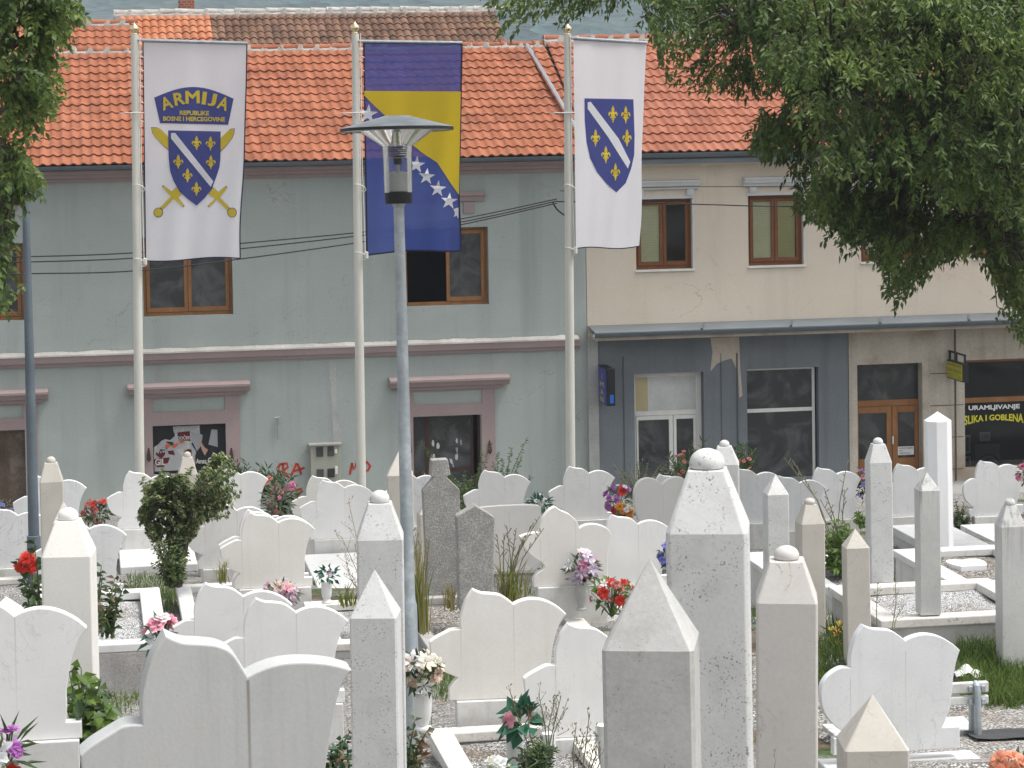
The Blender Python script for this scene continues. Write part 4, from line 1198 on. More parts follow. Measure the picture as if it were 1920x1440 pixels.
class Flag:
    def __init__(s, label, corners, dL, dR, amp, ph, mat):
        s.c, s.dL, s.dR, s.amp, s.ph = corners, dL, dR, amp, ph
        o = P(*corners[0], dL)
        s.o = thing('flag', label, 'flag', o, 'vertical flags on the three poles')
        nx, ny = 40, 80
        vv = []
        for j in range(ny + 1):
            for i in range(nx + 1):
                u, v = i / nx, j / ny
                vv.append(s.surf(*s.px(u, v)))
        b = MB(); b.add(vv, [(j * (nx + 1) + i, (j + 1) * (nx + 1) + i, (j + 1) * (nx + 1) + i + 1, j * (nx + 1) + i + 1) for j in range(ny) for i in range(nx)])
        b.build('cloth', mat, s.o, smooth=True)
    def px(s, u, v):
        (ax, ay), (bx, by), (cx, cy), (dx, dy) = s.c      # TL TR BR BL
        tx, ty = ax + (bx - ax) * u, ay + (by - ay) * u
        lx, ly = dx + (cx - dx) * u, dy + (cy - dy) * u
        x, y = tx + (lx - tx) * v, ty + (ly - ty) * v
        x += (3.0 * math.sin(v * 5 + s.ph) * u + 1.2 * math.sin(v * 13 + s.ph)) * v * u
        y += 2.5 * math.sin(u * 6 + s.ph) * v * v
        return x, y
    def surf(s, x, y, off=0.0):
        (ax, ay), (bx, by), (cx, cy), (dx, dy) = s.c
        v = (y - ay) / (dy - ay); l = ax + (dx - ax) * v; r = bx + (cx - bx) * v
        u = (x - l) / (r - l)
        d = s.dL + (s.dR - s.dL) * u
        k = .25 + .75 * min(1, max(0, v)) ** .7
        d += s.amp * k * (math.sin(u * 9.5 + s.ph + v * 2.2) + .5 * math.sin(u * 21 + v * 4 + s.ph * 2)) + s.amp * .5 * math.sin(v * 8 + s.ph + u * 3)
        return P(x, y, d - off)
    def poly(s, name, pts, mat, off, parent=None, ml=14):
        v, f = poly_refine(pts, ml)
        b = MB(); b.add([s.surf(x, y, off) for x, y in v], f)
        return b.build(name, mat, parent or s.o, smooth=True)
    def text(s, name, body, fn, mat, off, parent, bold=.02):
        v, f, _ = text2d(body, bold)
        b = MB(); b.add([s.surf(*fn(x, y), off) for x, y in v], f)
        return b.build(name, mat, parent)
    def hem(s, lst, w=3):
        for (u0, v0), (u1, v1) in lst:
            n = 40; vv = []
            for i in range(n + 1):
                u, v = u0 + (u1 - u0) * i / n, v0 + (v1 - v0) * i / n
                x, y = s.px(u, v)
                if u0 == u1: vv += [s.surf(x - w * .5, y, .005), s.surf(x + w * .5, y, .005)]
                else: vv += [s.surf(x, y - w * .5, .005), s.surf(x, y + w * .5, .005)]
            b = MB(); b.add(vv, [(2 * i, 2 * i + 1, 2 * i + 3, 2 * i + 2) for i in range(n)])
            b.build('hem', c_hem, s.o)
def pole_fittings(t, a, c, f, bottom_y):
    # rod along the top of the flag, halyard, ties and a swinging ring
    s = D_FLAG / F_PX
    (ax, ay), (bx, by) = f.c[0], f.c[1]
    b = MB(); b.tube([P(ax - 12, ay - 3, D_FLAG - .02), P(ax + 5, ay - 2.5, f.dL - .01), P(bx + 1, by - 2, f.dR - .01)], .022, 8); b.build('crossarm', m_galv, t, smooth='angle')
    b = MB()
    xr0 = ax - 6
    b.tube([P(xr0, 62, D_FLAG - .06), P(xr0 + 1, 150, D_FLAG - .05), P(xr0 + 3, 300, D_FLAG - .05), P(f.c[3][0] - 3, bottom_y, D_FLAG - .06)], .007, 5)
    for yy in (105, 130, 160, 190, 225):
        q = P(xr0 + 1, yy, D_FLAG - .05); b.tube([q, P(ax + 1, yy + 3, f.dL)], .008, 5)
    b.build('halyard', m_rope, t)
    for yy, rr in ((352, 11), (bottom_y + 8, 12)):
        b = MB()
        pts = []
        xc = ax - 10 + (yy - ay) * .012
        for k in range(13):
            an = 2 * PI * k / 12
            pts.append(P(xc + rr * math.cos(an), yy + rr * .6 * math.sin(an + .6), D_FLAG + .08 * math.sin(an) - .02))
        b.tube(pts, .008, 5)
        b.build('tie_loop', m_rope, t)
    b = MB(); q = P(f.c[3][0] - 1, bottom_y + 12, D_FLAG - .06); b.lathe([(.0, 0), (.03, 0), (.03, .09), (0, .1)], 10, q); b.build('weight', m_whitepaint, t)
    b = MB(); b.tube([P(ax - 45, 212, D_FLAG - .08), P(ax - 25, 211.5, D_FLAG - .08), P(ax + 2, 211, D_FLAG - .06)], [.004, .008, .008], 5); b.build('cable_tie', m_whitepaint, t)

f1 = Flag('white flag with army badge, crossed gold swords and blue lily shield', [(268, 78), (463, 83), (452, 484), (273, 488)], D_FLAG, D_FLAG + .05, .026, .4, c_white)
t1, a1, c1 = flagpole((252.5, 66), (262, 880), 'cream flagpole carrying the white army flag with crossed swords')
pole_fittings(t1, a1, c1, f1, 484)
f1.hem([((0, 0), (1, 0)), ((0, 0), (0, 1)), ((1, 0), (1, 1)), ((0, 1), (1, 1))], 2.2)
# badge
top = [(289 + (438 - 289) * k / 16, 183 - 21 * math.sin(PI * k / 16) + 2 * k / 16) for k in range(17)]
bdg = f1.poly('badge', top + [(428, 234), (300, 231)], c_navy, .006)
for i, ch in enumerate('ARMIJA'):
    cxs = [312, 336, 361, 383, 398, 419][i]; wds = [21, 20, 27, 8, 15, 20][i]; rot = [-.34, -.2, -.03, .12, .2, .34][i]; cy = [193, 185, 182, 184, 187, 194][i]
    def fn(u, v, cxs=cxs, wds=wds, rot=rot, cy=cy):
        dx, dy = (u - .5) * wds, -(v - .5) * 24
        return cxs + dx * math.cos(rot) - dy * math.sin(rot), cy + dx * math.sin(rot) + dy * math.cos(rot)
    f1.text('lettering', ch, fn, c_gold, .010, bdg, .03)
f1.text('lettering', 'REPUBLIKE', lambda u, v: (337 + 55 * u, 215.5 - 8.5 * v + 1.2 * u), c_gold, .010, bdg, .035)
f1.text('lettering', 'BOSNE I HERCEGOVINE', lambda u, v: (306 + 116 * u, 226.5 - 8.5 * v + 1.6 * u), c_gold, .010, bdg, .035)
def zc(x, y): return (260 + x / 7.2, 220 + y / 7.2)
for bl in ([(172, 140), (260, 145), (320, 180), (410, 275), (410, 445), (330, 375), (230, 275), (190, 215)], [(1290, 155), (1225, 165), (1160, 225), (1095, 290), (1095, 465), (1180, 385), (1260, 280), (1285, 220)]):
    f1.poly('sword_outline', [zc(*p) for p in [((x - 740) * 1.012 + 740, (y - 300) * 1.05 + 300) for x, y in bl]], c_navy, .004)
    f1.poly('sword_blade', [zc(*p) for p in bl], c_gold, .006)
def circ(cx, cy, r, n=20): return [(cx + r * math.cos(2 * PI * k / n), cy + r * math.sin(2 * PI * k / n)) for k in range(n)]
HILT_L = [(515, 935), (590, 1030), (530, 1085), (615, 1190), (595, 1208), (470, 1100), (325, 1245), (290, 1215), (435, 1070), (318, 940), (338, 922), (445, 1005)]
HILT_R = [(1005, 945), (950, 1035), (1030, 1100), (938, 1190), (958, 1208), (1080, 1090), (1235, 1250), (1205, 1250), (1060, 1085), (1195, 945), (1175, 930), (1080, 1010)]
HILT_R = [(1005, 945), (945, 1040), (1035, 1095), (936, 1188), (958, 1210), (1055, 1110), (1195, 1255), (1232, 1222), (1095, 1080), (1194, 955), (1172, 930), (1075, 1012)]
for h, cc in ((HILT_L, (265, 1285)), (HILT_R, (1260, 1285))):
    mx_, my_ = np.mean([p[0] for p in h]), np.mean([p[1] for p in h])
    f1.poly('sword_outline', [zc(mx_ + (x - mx_) * 1.05, my_ + (y - my_) * 1.05) for x, y in h], c_navy, .004)
    f1.poly('sword_outline', [zc(*p) for p in circ(*cc, 66)], c_navy, .0045)
    f1.poly('sword_hilt', [zc(*p) for p in h], c_gold, .0075)
    f1.poly('sword_pommel', [zc(*p) for p in circ(*cc, 57)], c_gold, .0085)
SH = [(397, 175), (1107, 190), (1105, 560), (1090, 680), (1050, 800), (990, 960), (900, 1080), (782, 1192), (660, 1100), (550, 1000), (470, 860), (425, 730), (405, 560)]
sh = f1.poly('shield', [zc(*p) for p in SH], c_navy, .010)
f1.poly('white_bend', [zc(*p) for p in [(437, 212), (492, 210), (1008, 865), (972, 938), (437, 285)]], c_wht2, .014, sh)
for cx, cy in ((782, 345), (970, 350), (535, 598), (975, 605), (660, 782), (780, 965)):
    f1.poly('fleur_de_lis', [zc(cx + x * 3.2, cy + y * 3.15) for x, y in FLEUR], c_gold, .014, sh)

f2 = Flag('blue and yellow flag with a diagonal row of white stars', [(682, 80), (866, 82), (861, 468), (688, 476)], D_FLAG, D_FLAG + .05, .026, 2.1, c_blue)
t2, a2, c2 = flagpole((666, 64), (677, 880), 'cream flagpole carrying the blue and yellow flag with stars')
pole_fittings(t2, a2, c2, f2, 472)
f2.hem([((0, 0), (1, 0)), ((0, 0), (0, 1)), ((1, 0), (1, 1)), ((0, 1), (1, 1))], 3)
f2.poly('yellow_triangle', [(683, 170.5), (864, 171.5), (860.5, 365), (846, 345), (820, 305), (790, 285), (760, 260), (720, 215), (700, 196), (683, 179)], c_yel, .006)
st_list = [(690, 214, 19, .1), (712, 236, 17, .1), (735, 262, 17, .1), (757, 285, 17, .1), (781, 309, 17, .1), (800, 331, 16.5, .1), (821, 354, 16.5, .1), (842, 377, 16.5, .1)]
for q in st_list: f2.poly('star', star(*q), c_wht2, .008)
f2.poly('star', [(850, 392), (859.5, 389), (859.5, 410), (856, 404), (851, 407), (853, 399)], c_wht2, .008)

f3 = Flag('white flag with one large blue lily shield under the tree', [(1075, 74), (1212, 82), (1197, 462), (1080, 467)], D_FLAG - .05, D_FLAG + 1.0, .03, 3.6, c_white)
t3, a3, c3 = flagpole((1064, 66), (1070, 875), 'cream flagpole carrying the white flag with the plain lily shield')
pole_fittings(t3, a3, c3, f3, 463)
f3.hem([((0, 0), (1, 0)), ((0, 1), (1, 1))], 2)
def z3(x, y): return (640 + x / 3, y / 3)
SH3 = [(1368, 553), (1643, 558), (1650, 760), (1648, 870), (1630, 950), (1600, 1030), (1547, 1083), (1490, 1030), (1440, 970), (1400, 890), (1380, 800), (1370, 680)]
sh3 = f3.poly('shield', [z3(*p) for p in SH3], c_navy, .008)
f3.poly('white_bend', [z3(*p) for p in [(1386, 575), (1403, 573), (1560, 780), (1625, 910), (1612, 948), (1500, 770), (1386, 612)]], c_wht2, .013, sh3)
for cx, cy in ((1528, 642), (1600, 645), (1430, 775), (1607, 775), (1488, 870), (1542, 967)):
    f3.poly('fleur_de_lis', [z3(cx + x * 1.25, cy + y * 1.6) for x, y in FLEUR], c_gold, .013, sh3)

# ------------------------------------------------------------------ street lamp and post
def street_lamp():
    d = 16.5
    s = d / F_PX
    top = P(743.5, 217, d); base = P(775.5, 1500, d)
    ax = (top - base).normalized()
    Lt = (top - base).length
    k = Lt / (1500 - 217)
    gz = ground_z(base.y, base.x)
    base2 = base - ax * max(0, (base.z - gz + .1) / ax.z)
    off = (base - base2).length
    t = thing('street_lamp', 'galvanised street lamp with wide disc hood standing among the graves', 'street lamp', base2)
    t.rotation_euler = ax.to_track_quat('Z', 'Y').to_euler()
    def H(y): return off + (1500 - y) * k
    b = MB()
    b.lathe([(.056, 0), (.054, H(1135)), (.047, H(1128)), (.043, H(1120)), (.034, H(390)), (.036, H(388)), (.045, H(383)), (.048, H(381))], 24)
    b.build('pole', m_galv, t, smooth='angle', local=True)
    b = MB(); b.lathe([(.084, H(382)), (.087, H(378)), (.088, H(362)), (.08, H(360)), (0, H(360))], 28); b.build('socket_cup', m_black, t, smooth='angle', local=True)
    b = MB(); b.lathe([(.240, H(245.5)), (.112, H(271)), (.098, H(274)), (.094, H(300)), (.092, H(361))], 32)
    b.v = b.v; b.f = b.f[:-2]; b.mi = b.mi[:-2]
    b.build('lamp_glass', m_lampglass, t, smooth='angle', local=True)
    b = MB(); b.lathe([(.04, H(360)), (.062, H(359)), (.062, H(323)), (.04, H(322)), (.012, H(321)), (.012, H(309)), (0, H(309))], 20)
    cap_ = MB(); cap_.lathe([(0, H(308.5)), (.026, H(308)), (.026, H(293)), (0, H(292))], 16); cap_.build('lamp_cap', m_black, t, smooth='angle', local=True)
    b.build('lamp_holder', M('grey_lamp_fitting', (.33, .33, .32), .4, .1, 3, .05, 40, 0, metallic=.3), t, smooth='angle', local=True)
    b = MB()
    for i in range(6): b.lathe([(.05, H(275 + i * 4)), (.088, H(276 + i * 4)), (.05, H(277 + i * 4))], 24)
    b.build('louvre', M('pale_louvre', (.5, .5, .47), .4, .05, 3, .05, 40, 0), t, smooth='angle', local=True)
    b = MB(); b.lathe([(.028, H(272)), (.028, H(248)), (0, H(247))], 14); b.build('bulb', m_lampglass, t, smooth='angle', local=True)
    b = MB(); b.lathe([(.0, H(217)), (.085, H(217.3)), (.10, H(219)), (.355, H(238.5)), (.364, H(240)), (.364, H(245)), (.30, H(244)), (0, H(244))], 48)
    g = NG('brushed_dark_metal'); co = g.coords(False)
    g.bsdf(g.scale((.26, .285, .29), g.mr(g.noise(co, 6, 3), .3, .7, .7, 1.3)), .28, .5, .85)
    b.build('hood', g.m, t, smooth='angle', local=True)
    b = MB(); b.lathe([(.366, H(240)), (.367, H(245.4)), (.355, H(245.6))], 48); b.f = b.f[:-2]; b.mi = b.mi[:-2]
    b.build('hood_rim', m_black, t, smooth='angle', local=True)
street_lamp()
def grey_post():
    d = 30.0
    a = P(61, 905, d); c = P(47, 330, d)
    a = a + (a - c) * ((a.z - ground_z(a.y, a.x) + .1) / (c.z - a.z))
    t = thing('lamp_post', 'dark blue-grey tapered steel post below the small tree', 'post', a)
    b = MB(); b.tube([a, a.lerp(c, .5), c], [.068, .056, .04], 14); b.build('shaft', m_greypost, t, smooth='angle')
    b = MB(); b.tube([a + Vector((0, 0, .05)), a + Vector((0, 0, .75))], [.085, .08], 14); b.build('base_sleeve', m_greypost, t, smooth='angle')
grey_post()

# ------------------------------------------------------------------ overhead cables
def cable(pts, label, r=.013):
    q = [P(x, y, d) for x, y, d in pts]
    # smooth
    out = []
    for i in range(len(q) - 1):
        p0, p1, p2, p3 = q[max(0, i - 1)], q[i], q[i + 1], q[min(len(q) - 1, i + 2)]
        for k in range(8):
            u = k / 8
            out.append(.5 * ((2 * p1) + (p2 - p0) * u + (2 * p0 - 5 * p1 + 4 * p2 - p3) * u * u + (3 * p1 - p0 - 3 * p2 + p3) * u ** 3))
    out.append(q[-1])
    b = MB(); b.tube(out, r, 6)
    o = b.build('overhead_cable', m_cable, at=q[0], smooth=True)
    tag(o, label, 'cable', 'cables strung along the townhouse')
cable([(-150, 483, 46), (60, 481, 46.5), (250, 474, 47), (455, 456, 48), (690, 434, 49), (861, 411, 50), (1044, 373, 51.2)], 'uppermost black cable strung across the grey facade')
cable([(-150, 494, 46), (60, 491, 46.5), (250, 484, 47), (455, 466, 48), (690, 440, 49), (861, 417, 50), (1044, 377, 51.2)], 'middle black cable strung across the grey facade')
cable([(-150, 515, 45.5), (60, 513, 46), (250, 508, 46.5), (455, 485, 47.5), (690, 452, 49), (861, 422, 50), (1044, 381, 51.2)], 'lowest black cable strung across the grey facade')
cable([(1044, 378, 51.3), (1200, 380, 50.8), (1340, 384, 50.6), (1490, 387, 50.6), (1900, 385, 51)], 'black cable running across the brown windows of the cream house')
cable([(1050, 358, 51.4), (1210, 352, 51.2), (1375, 350, 51.2), (1900, 352, 51.4)], 'thin upper cable across the cream house under its cornice', .008)
cable([(1036, 378, 51.2), (1044, 392, 51.3), (1056, 402, 51.6), (1062, 405, 51.9)], 'short black drop cable hooked to the townhouse corner', .016)

# ------------------------------------------------------------------ gravestones
C_ = True
LILY = [(-.116, 0, 1), (-.116, .11, 1), (-.08, .163), (-.03, .216, 1), (-.1, .247), (-.195, .3), (-.258, .384), (-.284, .479), (-.29, .563, 1), (-.235, .6), (-.14, .647), (-.08, .672), (0, .674, 1),
        (0.0, .73), (.003, .79), (.024, .868), (.058, .955), (.121, 1.043, 1), (.2, 1.009), (.28, .999), (.368, .984), (.436, .946), (.503, .89, 1), (.56, .917), (.65, .936), (.745, .93), (.842, .897), (.93, .844), (1.0, .781, 1),
        (.937, .686), (.89, .565), (.862, .43), (.85, .33), (.85, .22), (.84, .12, 1), (.95, .12, 1), (.95, 0, 1)]
ROUND = [(-.155, 0, 1), (-.155, .15, 1), (-.087, .15, 1), (-.058, .194, 1), (-.145, .26), (-.213, .339), (-.25, .416), (-.266, .513), (-.26, .61), (-.22, .68), (-.155, .736), (-.077, .77), (0, .765, 1),
         (0, .82), (.005, .88), (.024, .958), (.058, 1.045), (.121, 1.133, 1), (.2, 1.099), (.28, 1.089), (.368, 1.0745), (.436, 1.036), (.503, .98, 1), (.56, 1.007), (.65, 1.026), (.745, 1.02), (.842, .987), (.93, .934), (1.0, .871, 1),
         (.968, .774), (.944, .668), (.93, .552), (.92, .455), (.91, .368), (.88, .29), (.837, .194, 1), (.997, .194, 1), (.997, 0, 1)]
DP = {.503: .845, .56: .868, .65: .889, .745: .893, .842: .885, .93: .868, 1.0: .845, .937: .755}
DEEP = [(q[0], DP[q[0]] if (q[0] in DP and q[1] > .65) else q[1]) + tuple(q[2:]) for q in LILY]
HEART = [(.15, 0, 1), (.1, .12), (.03, .32), (0, .52), (.02, .7), (.1, .83), (.25, .88), (.4, .84), (.5, .76, 1), (.6, .84), (.75, .88), (.9, .83), (.98, .7), (1, .52), (.97, .32), (.9, .12), (.85, 0, 1)]
RECT = [(0, 0, 1), (0, .86), (.02, .94), (.08, .97), (.5, .985), (.92, .97), (.98, .94), (1, .86), (1, 0, 1)]
OGIVE = [(-.28, .72, 1), (-.24, .6), (-.13, .45), (.03, .33), (.05, .26), (-.04, .2), (-.1, .12), (-.1, 0, 1), (.95, 0, 1), (.95, .3), (.97, .5), (1.02, .68, 1), (.95, .78), (.8, .84), (.66, .84), (.56, .80, 1), (.52, .9), (.42, 1.0), (.30, 1.06), (.22, 1.12, 1), (.13, 1.07), (.04, .96), (0, .84), (-.01, .77, 1), (-.1, .765), (-.2, .745)]
def smooth_outline(o, k=5):
    n = len(o); out = []
    for i in range(n):
        p1, p2 = o[i], o[(i + 1) % n]
        p0, p3 = o[i - 1], o[(i + 2) % n]
        if len(p1) > 2: p0 = p1
        if len(p2) > 2: p3 = p2
        if len(p1) > 2 and len(p2) > 2:
            out.append(p1[:2]); continue
        for j in range(k):
            u = j / k
            out.append(tuple(.5 * (2 * p1[c] + (p2[c] - p0[c]) * u + (2 * p0[c] - 5 * p1[c] + 4 * p2[c] - p3[c]) * u * u + (3 * p1[c] - p0[c] - 3 * p2[c] + p3[c]) * u ** 3) for c in (0, 1)))
    return out
SLAB = {}
def slab_mesh(kind, mat, thick):
    key = (kind, mat.name, round(thick, 3))
    if key in SLAB: return SLAB[key]
    o = smooth_outline({'lily': LILY, 'deep': DEEP, 'round': ROUND, 'heart': HEART, 'rect': RECT, 'ogive': OGIVE}[kind])
    a = sum(o[i][0] * o[(i + 1) % len(o)][1] - o[(i + 1) % len(o)][0] * o[i][1] for i in range(len(o)))
    if a < 0: o = o[::-1]
    bm = bmesh.new()
    n = len(o); bv = .008
    # inset front outline gives a small rounded arris
    def off(i):
        p, q, r_ = Vector(o[i - 1]), Vector(o[i]), Vector(o[(i + 1) % n])
        d1, d2 = (q - p).normalized(), (r_ - q).normalized()
        nn = Vector((-d1.y, d1.x)) + Vector((-d2.y, d2.x))
        l = nn.length
        if l < 1e-4: return q
        nn /= l
        return q + nn * bv * min(1.6, 1 / max(.5, nn.dot(Vector((-d1.y, d1.x)))))
    ins = [off(i) for i in range(n)]
    rings = [[bm.verts.new((p.x, 0, p.y)) for p in ins],
             [bm.verts.new((q[0] * .7 + p.x * .3, bv * .25, q[1] * .7 + p.y * .3)) for p, q in zip(ins, o)],
             [bm.verts.new((q[0], bv, q[1])) for q in o],
             [bm.verts.new((q[0], thick - bv, q[1])) for q in o],
             [bm.verts.new((p.x, thick, p.y)) for p in ins]]
    for a_, b_ in zip(rings[:-1], rings[1:]):
        for i in range(n):
            j = (i + 1) % n
            bm.faces.new((a_[i], b_[i], b_[j], a_[j])).smooth = True
    for rg, fl in ((rings[0], False), (rings[-1], True)):
        for t in tessellate_polygon([[Vector((v.co.x, v.co.z, 0)) for v in rg]]):
            try:
                f = bm.faces.new([rg[i] for i in t]); f.normal_update()
                if (f.normal.y > 0) != fl: f.normal_flip()
            except ValueError: pass
    bmesh.ops.recalc_face_normals(bm, faces=bm.faces[:])
    me = bpy.data.meshes.new('slab'); bm.to_mesh(me); bm.free()
    me.materials.append(mat)
    me.set_sharp_from_angle(angle=R(15))
    for p_ in me.polygons:
        if abs(p_.normal.y) > .97: p_.use_smooth = False
    SLAB[key] = me
    return me
YMAX = {'lily': 1.043, 'deep': 1.043, 'round': 1.133, 'heart': .88, 'rect': .985, 'ogive': 1.12}
GR_L = 'white lily-shaped gravestones'
def stone(kind, xL, xR, top, label, W=.72, mat=None, rot=0.0, thick=.1, yk=1.0, plinth=True, group=GR_L, pl=(-.05, .93)):
    mat = mat or m_marble
    d = F_PX * W / (xR - xL)
    p = P(xL, top, d)
    z0 = p.z - YMAX[kind] * W * yk
    gz = ground_z(p.y, p.x)
    if z0 < gz + .1 : 
        pass
    t = thing('gravestone', label, 'gravestone', (p.x, p.y, z0), group, R(rot))
    t.rotation_euler = (R(random.uniform(-.7, .7)), R(random.uniform(-.3, .3)), R(rot))
    o = obj_from('slab', slab_mesh(kind, mat, thick), t, local=True)
    o.scale = (W, W, W * yk)
    if plinth:
        b = MB()
        h = max(.15, z0 - gz + .08)
        b.box(pl[0] * W, pl[1] * W, -.035, thick * W + .035, -h, -.002)
        b.build('plinth', m_plinth, t, local=True, bevel=.006)
    return t, d
m_lil = m_marble
S = stone
# back row, along the street
S('lily', 54, 160, 892, 'white lily gravestone behind the domed beige pillar near the rusty shutter', mat=m_marble_cool)
S('lily', 230, 335, 884, 'white lily gravestone with flat slab, partly behind the variegated bush', mat=m_marble)
S('lily', 399, 502, 877, 'white lily gravestone under the torn posters, next to the oleander', mat=m_marble)
S('lily', 574, 678, 893, 'white lily gravestone just below the electricity meter cabinet', mat=m_marble_cream)
S('lily', 592, 699, 901, 'white lily gravestone overlapping the one below the meter cabinet', mat=m_marble)
S('lily', 732, 832, 884, 'white lily gravestone mostly hidden behind the street lamp pole', mat=m_marble_cool)
S('lily', 897, 996, 882, 'white lily gravestone in front of the privet shoots', mat=m_marble)
S('lily', 1057, 1155, 875, 'white lily gravestone at the foot of the flagpole with the plain shield flag', mat=m_marble)
S('heart', 1189, 1299, 898, 'cream heart-shaped gravestone beside the big speckled domed pillar', mat=m_marble_cream, thick=.15)
S('lily', 1226, 1326, 890, 'white lily gravestone peeping over the heart-shaped stone', mat=m_marble_cool)
S('lily', 1371, 1472, 878, 'white lily gravestone between the small domed pillar and pointed pillar, below the shop window', mat=m_marble_cool)
S('lily', 1452, 1552, 893, 'low white lily gravestone behind the thin dry stalks', mat=m_marble_cool)
S('lily', 1524, 1619, 877, 'white lily gravestone below the stone shop pier with dry stalks in front', mat=m_marble_cool)
S('lily', 1675, 1771, 870, 'white lily gravestone between the tall domed pillar and the tall white pillar', mat=m_marble_cool)
S('round', 1830, 1923, 864, 'white lily gravestone in front of the framing shop window', mat=m_marble_cool)
# middle rows
S('lily', -23, 87, 953, 'white lily gravestone cut by the picture edge, behind the red rose', mat=m_marble_cool)
S('lily', 96, 235, 974, 'white lily gravestone directly behind the large white domed pillar', mat=m_marble_cool)
S('rect', 893, 1016, 950, 'cream rectangular gravestone with rounded corners behind the concrete markers', W=.8, mat=m_marble_cream, group='gravestones of other shapes')
S('lily', 383, 504, 942, 'white lily gravestone beside the trunk of the variegated bush', mat=m_marble)
S('ogive', 1012, 1147, 951, 'grey-white gravestone with one tall pointed petal, behind the mixed bouquet', mat=m_marble_cream, thick=.13)
S('lily', 452, 590, 962, 'white lily gravestone tucked behind the broad one above the wreath', mat=m_marble_cream)
S('lily', 448, 583, 957, 'broad white lily gravestone above the pink wreath, small pot behind it', mat=m_marble)
S('lily', 1133, 1262, 966, 'white lily gravestone behind the red and white flowers', mat=m_marble)
# front rows
S('lily', 362, 547, 1095, 'white lily gravestone against the pink wreath, partly covered by another', mat=m_marble)
S('lily', 456, 653, 1124, 'white lily gravestone right behind the thick one in the foreground', mat=m_marble)
S('lily', 862, 1062, 1107, 'white lily gravestone with gravel plot, in front of the concrete markers', mat=m_marble_cream, thick=.12, rot=-3)
S('lily', 1040, 1247, 1171, 'white lily gravestone partly hidden by the nearest pointed pillar', mat=m_marble)
S('round', 1593, 1808, 1174, 'white lily gravestone with rounded petal in front of the white bench', mat=m_marble_cool, plinth=False)
S('lily', -112, 157, 1121, 'big white lily gravestone cut by the picture edge above leafy weeds', mat=m_marble)
S('deep', 264, 663, 1196, 'thick weathered lily gravestone closest to the viewer with dark central groove', mat=m_marble_old, thick=.2, rot=2, yk=1.12)

# ------------------------------------------------------------------ pillar markers
def column(cx, top, wpx, shoulder, label, kind='point', wm=.25, base=None, mat=None, rot=0.0, ftop=None, fw=None, dome=None, ch=.035, taper=.0, tilt=(0, 0)):
    mat = mat or m_lime_white
    rr = R(rot)
    d = F_PX * wm / wpx
    s = d / F_PX
    p = P(cx, shoulder, d)
    # front face of the pillar sits at d, its axis half a width further back
    gz = ground_z(p.y, p.x)
    zb = P(cx, base, d).z if base else gz - .1
    zs = p.z
    loc = Vector((p.x + .5 * wm * math.sin(YAW), p.y + .5 * wm, zb))
    t = thing('grave_pillar', label, 'grave pillar', loc, 'pillar-shaped grave markers', rr)
    t.rotation_euler = (R(random.uniform(-.5, .5)), R(random.uniform(-.6, .6)), rr)
    hgt = zs - zb
    phi = abs(rr + YAW + math.atan((cx - 960) / F_PX))
    a = wm / 2 / (math.cos(phi) + (math.sin(phi) if ch < .2 else 0)); c = a * 2 * ch
    def ring(k, z, ck=1.0):
        A, Cc = a * k, c * k * ck
        return [(-A + Cc, -A, z), (A - Cc, -A, z), (A, -A + Cc, z), (A, A - Cc, z), (A - Cc, A, z), (-A + Cc, A, z), (-A, A - Cc, z), (-A, -A + Cc, z)]
    b = MB()
    v = ring(1 + taper, 0) + ring(1, hgt)
    f = [(i, (i + 1) % 8, 8 + (i + 1) % 8, 8 + i) for i in range(8)] + [tuple(range(7, -1, -1))]
    elev = (shoulder - 170) / F_PX
    if kind == 'point':
        hc = (shoulder - top) * s - a * elev
        v.append((0, 0, hgt + hc))
        f += [(8 + i, 8 + (i + 1) % 8, 16) for i in range(8)]
    else:
        k = (fw / wpx)
        hc = (shoulder - ftop) * s - a * (1 - k) * elev
        v += ring(k, hgt + hc)
        f += [(8 + i, 8 + (i + 1) % 8, 16 + (i + 1) % 8, 16 + i) for i in range(8)] + [tuple(16 + i for i in range(8))]
    b.add(v, f)
    b.build('shaft', mat, t, local=True, bevel=0 if kind == 'point' else .004)
    if kind == 'dome':
        dw, dh = dome
        r = dw * s / 2; h = dh * s
        prof = [(r * .96, 0), (r, h * .06)]
        for i in range(9):
            an = PI / 2 * i / 8
            prof.append((max(r * math.cos(an), 0), h * .25 + h * .75 * math.sin(an)))
        q = MB(); q.lathe(prof, 24, (0, 0, hgt + hc + .003)); q.build('dome', mat, t, local=True, smooth='angle')
    return t
K = column
K(93.5, 858, 44, 905, 'beige domed pillar in front of the lily stone near the rusty shutter', 'dome', .22, None, m_lime_beige, 0, 869, 24, (18, 11))
K(114, 940, 42, 982, 'small pointed pillar peeping out behind the large white domed pillar', 'point', .2, None, m_lime_beige)
K(119, 957, 104, 1046, 'large white domed pillar standing beside the red rose bush', 'dome', .30, None, m_marble_cream, -6, 978, 50, (39, 22), taper=.03)
K(349, 848, 37, 890, 'beige domed pillar in front of the torn posters, rising above the bush', 'dome', .26, None, m_lime_beige, 0, 858, 19, (14, 10))
K(388, 910, 43, 943, 'beige pointed pillar between the bush and a lily stone', 'point', .28, None, m_lime_beige, 4)
K(708, 921, 89, 1013, 'pale grey domed pillar beside the street lamp', 'dome', .25, None, m_lime_white, -7, 944, 44, (37, 22))
K(701, 1067, 98, 1161, 'speckled pointed pillar in front of the pale domed pillar, beside the lamp', 'point', .22, None, m_lime_white, -13)
K(752, 843, 49, 892, 'slim beige pointed pillar directly behind the lamp pole', 'point', .24, None, m_lime_beige, -7)
K(800, 935, 38, 965, 'narrow beige pillar half hidden by the taller concrete marker', 'point', .2, None, m_lime_beige, 4)
